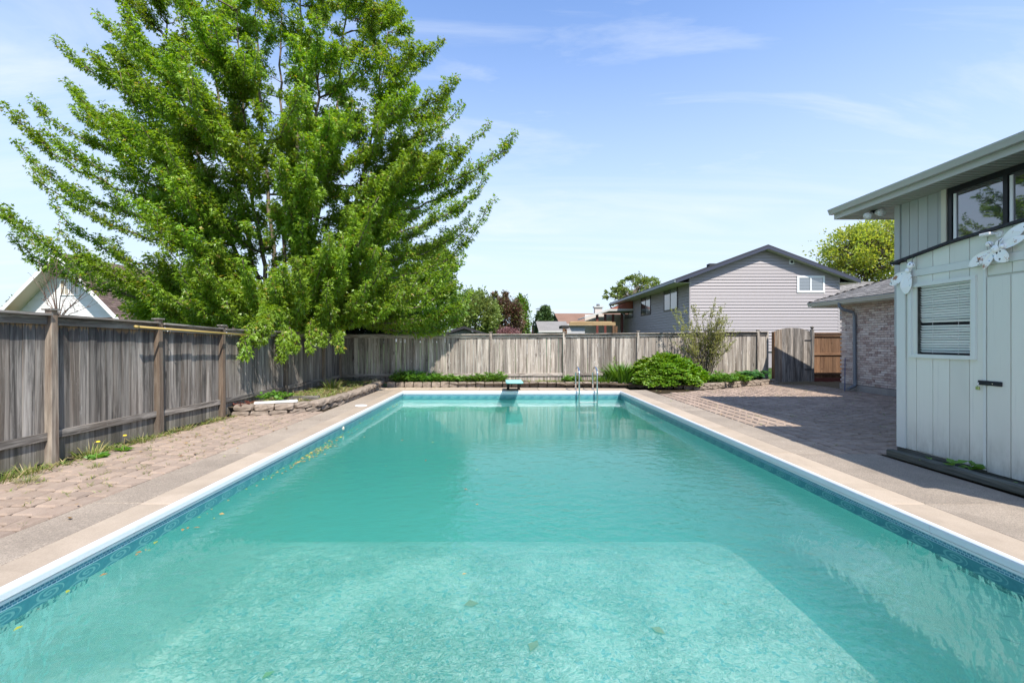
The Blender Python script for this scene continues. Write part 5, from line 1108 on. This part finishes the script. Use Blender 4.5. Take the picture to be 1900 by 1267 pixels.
def dandelion(c, lb):
    t = thing('dandelion', c, lb, 'weed', 'dandelions by the left fence'); n = 14; a = RNG.uniform(0, 2*PI, n); P = np.tile(np.array(c), (n, 1)); leaves('leaves', P, np.stack([np.cos(a), np.sin(a), RNG.uniform(.1, .6, n)], 1), RNG.uniform(.1, .17, n), T_LEAF, M['peren'], t)['kind'] = 'stuff'
    top_ = (c[0]+.02, c[1], c[2]+.2); MB().tube([c, top_], .0035, 5).build('stem', M['grass'], t); MB().tube([top_, (top_[0], top_[1], top_[2]+.012)], [.024, .014], 10).build('flower', M['dandy'], t)
dandelion((-5.12, 5.72, 0), 'nearer yellow dandelion right of the first big fence post'); dandelion((-5.1, 6.1, 0), 'farther yellow dandelion right of the first big fence post')
clump('red_sedum', 'low dark red plant at the left end of the stone bed wall', (-5.2, 9.22, .16), .3, .09, 160, .05, T_LEAF, M['red'])
clump('leafy_weed', 'leafy green weed behind the white board in the raised bed', (-5.0, 9.9, .15), .45, .24, 220, .10, T_LEAF, M['peren'])
for c, lb, sz in (((5.0, 5.35, .02), 'tiny sprout growing from the timber at the far end of the shed', .10), ((4.99, 4.98, .02), 'broad leafed weed growing from the timber below the shed window', .19), ((4.98, 4.55, .02), 'low sprout beside the timber under the shed door', .08)):
    clump('leafy_weed', lb, c, sz, sz, 26, sz*.55, T_LEAF, M['peren'], 'weed', 'weeds at the shed timber')
# joint weeds, dry litter, debris: nobody could count them
def scatter(name, pts, n_each, size, mat, tmpl, flat=False, zf=0, lift=.0, kindw='grass'):
    P = np.repeat(np.array(pts), n_each, 0)+RNG.normal(0, .02, (len(pts)*n_each, 3))*np.array((1, 1, 0)); n = len(P); a = RNG.uniform(0, 2*PI, n); D = np.stack([np.cos(a), np.sin(a), np.full(n, .05 if flat else 1.0)], 1)
    P[:, 2] += lift; o = leaves(name, P, D, RNG.uniform(size*.5, size*1.4, n), tmpl, mat, roll=.15 if flat else .6); o['kind'] = 'stuff'; return o
def ru(x0, x1, y0, y1, n, z=0): return [(random.uniform(x0, x1), random.uniform(y0, y1), z) for _ in range(n)]
scatter('joint_weeds', ru(-5.3, -3.8, 3.2, 8.8, 90, -.01)+[(-4.0-.215*random.randrange(7)*1.0, random.uniform(3.5, 8.8), -.01) for _ in range(60)]+ru(4.4, 10, 6.2, 15, 150, -.01), 7, .05, M['grass'], T_BLADE)
scatter('fence_foot_weeds', ru(-5.42, -5.18, 3.2, 8.9, 130, -.01), 9, .08, M['grass'], T_BLADE)
scatter('bed_weeds', ru(-5.2, -4.1, 9.5, 14.6, 190, .15)+ru(-3.6, 4, 14.72, 15.2, 150, .12), 14, .10, M['grass'], T_BLADE)
scatter('dry_litter', ru(-5.3, -4.0, 9.6, 14.8, 420, .16)+ru(-5.42, -5.2, 3, 8.9, 90, .004), 8, .11, M['dry'], T_BLADE, flat=True, lift=.01)
scatter('passage_litter', ru(8.9, 10.4, 13.2, 15.9, 300, .01), 6, .05, M['dry'], T_BLADE, flat=True)
scatter('fallen_leaves', ru(-5.2, -3.4, 3.5, 9, 50, .012)+ru(-3.9, -.5, 13.9, 14.5, 60, .012)+ru(4, 9, 6.5, 13.5, 60, .012), 1, .05, M['dead'], T_LEAF, flat=True)
wd_ = [(PX0+.05+abs(random.gauss(0, .09)), 6.9+random.gauss(0, .55), WZ+.004) for _ in range(170)]+[(PX0+.04+abs(random.gauss(0, .06)), random.uniform(2, 13), WZ+.004) for _ in range(70)]+ru(-2.6, 0.2, 3, 9, 16, WZ+.004)
scatter('floating_debris', wd_, 1, .045, M['dead'], T_LEAF, flat=True)
lf_ = [(-1.35, 2.75), (-1.0, 2.35), (-2.1, 2.6), (-.2, 3.3), (.4, 2.6)]
scatter('sunken_leaves', [(x, y, D1+.015) for x, y in ((-1.9, 3.6), (-1.0, 3.2), (-2.2, 2.7), (.2, 3.9), (.9, 3.1), (-.4, 4.6), (1.4, 4.2))], 1, .14, M['dead'], T_LEAF, flat=True)
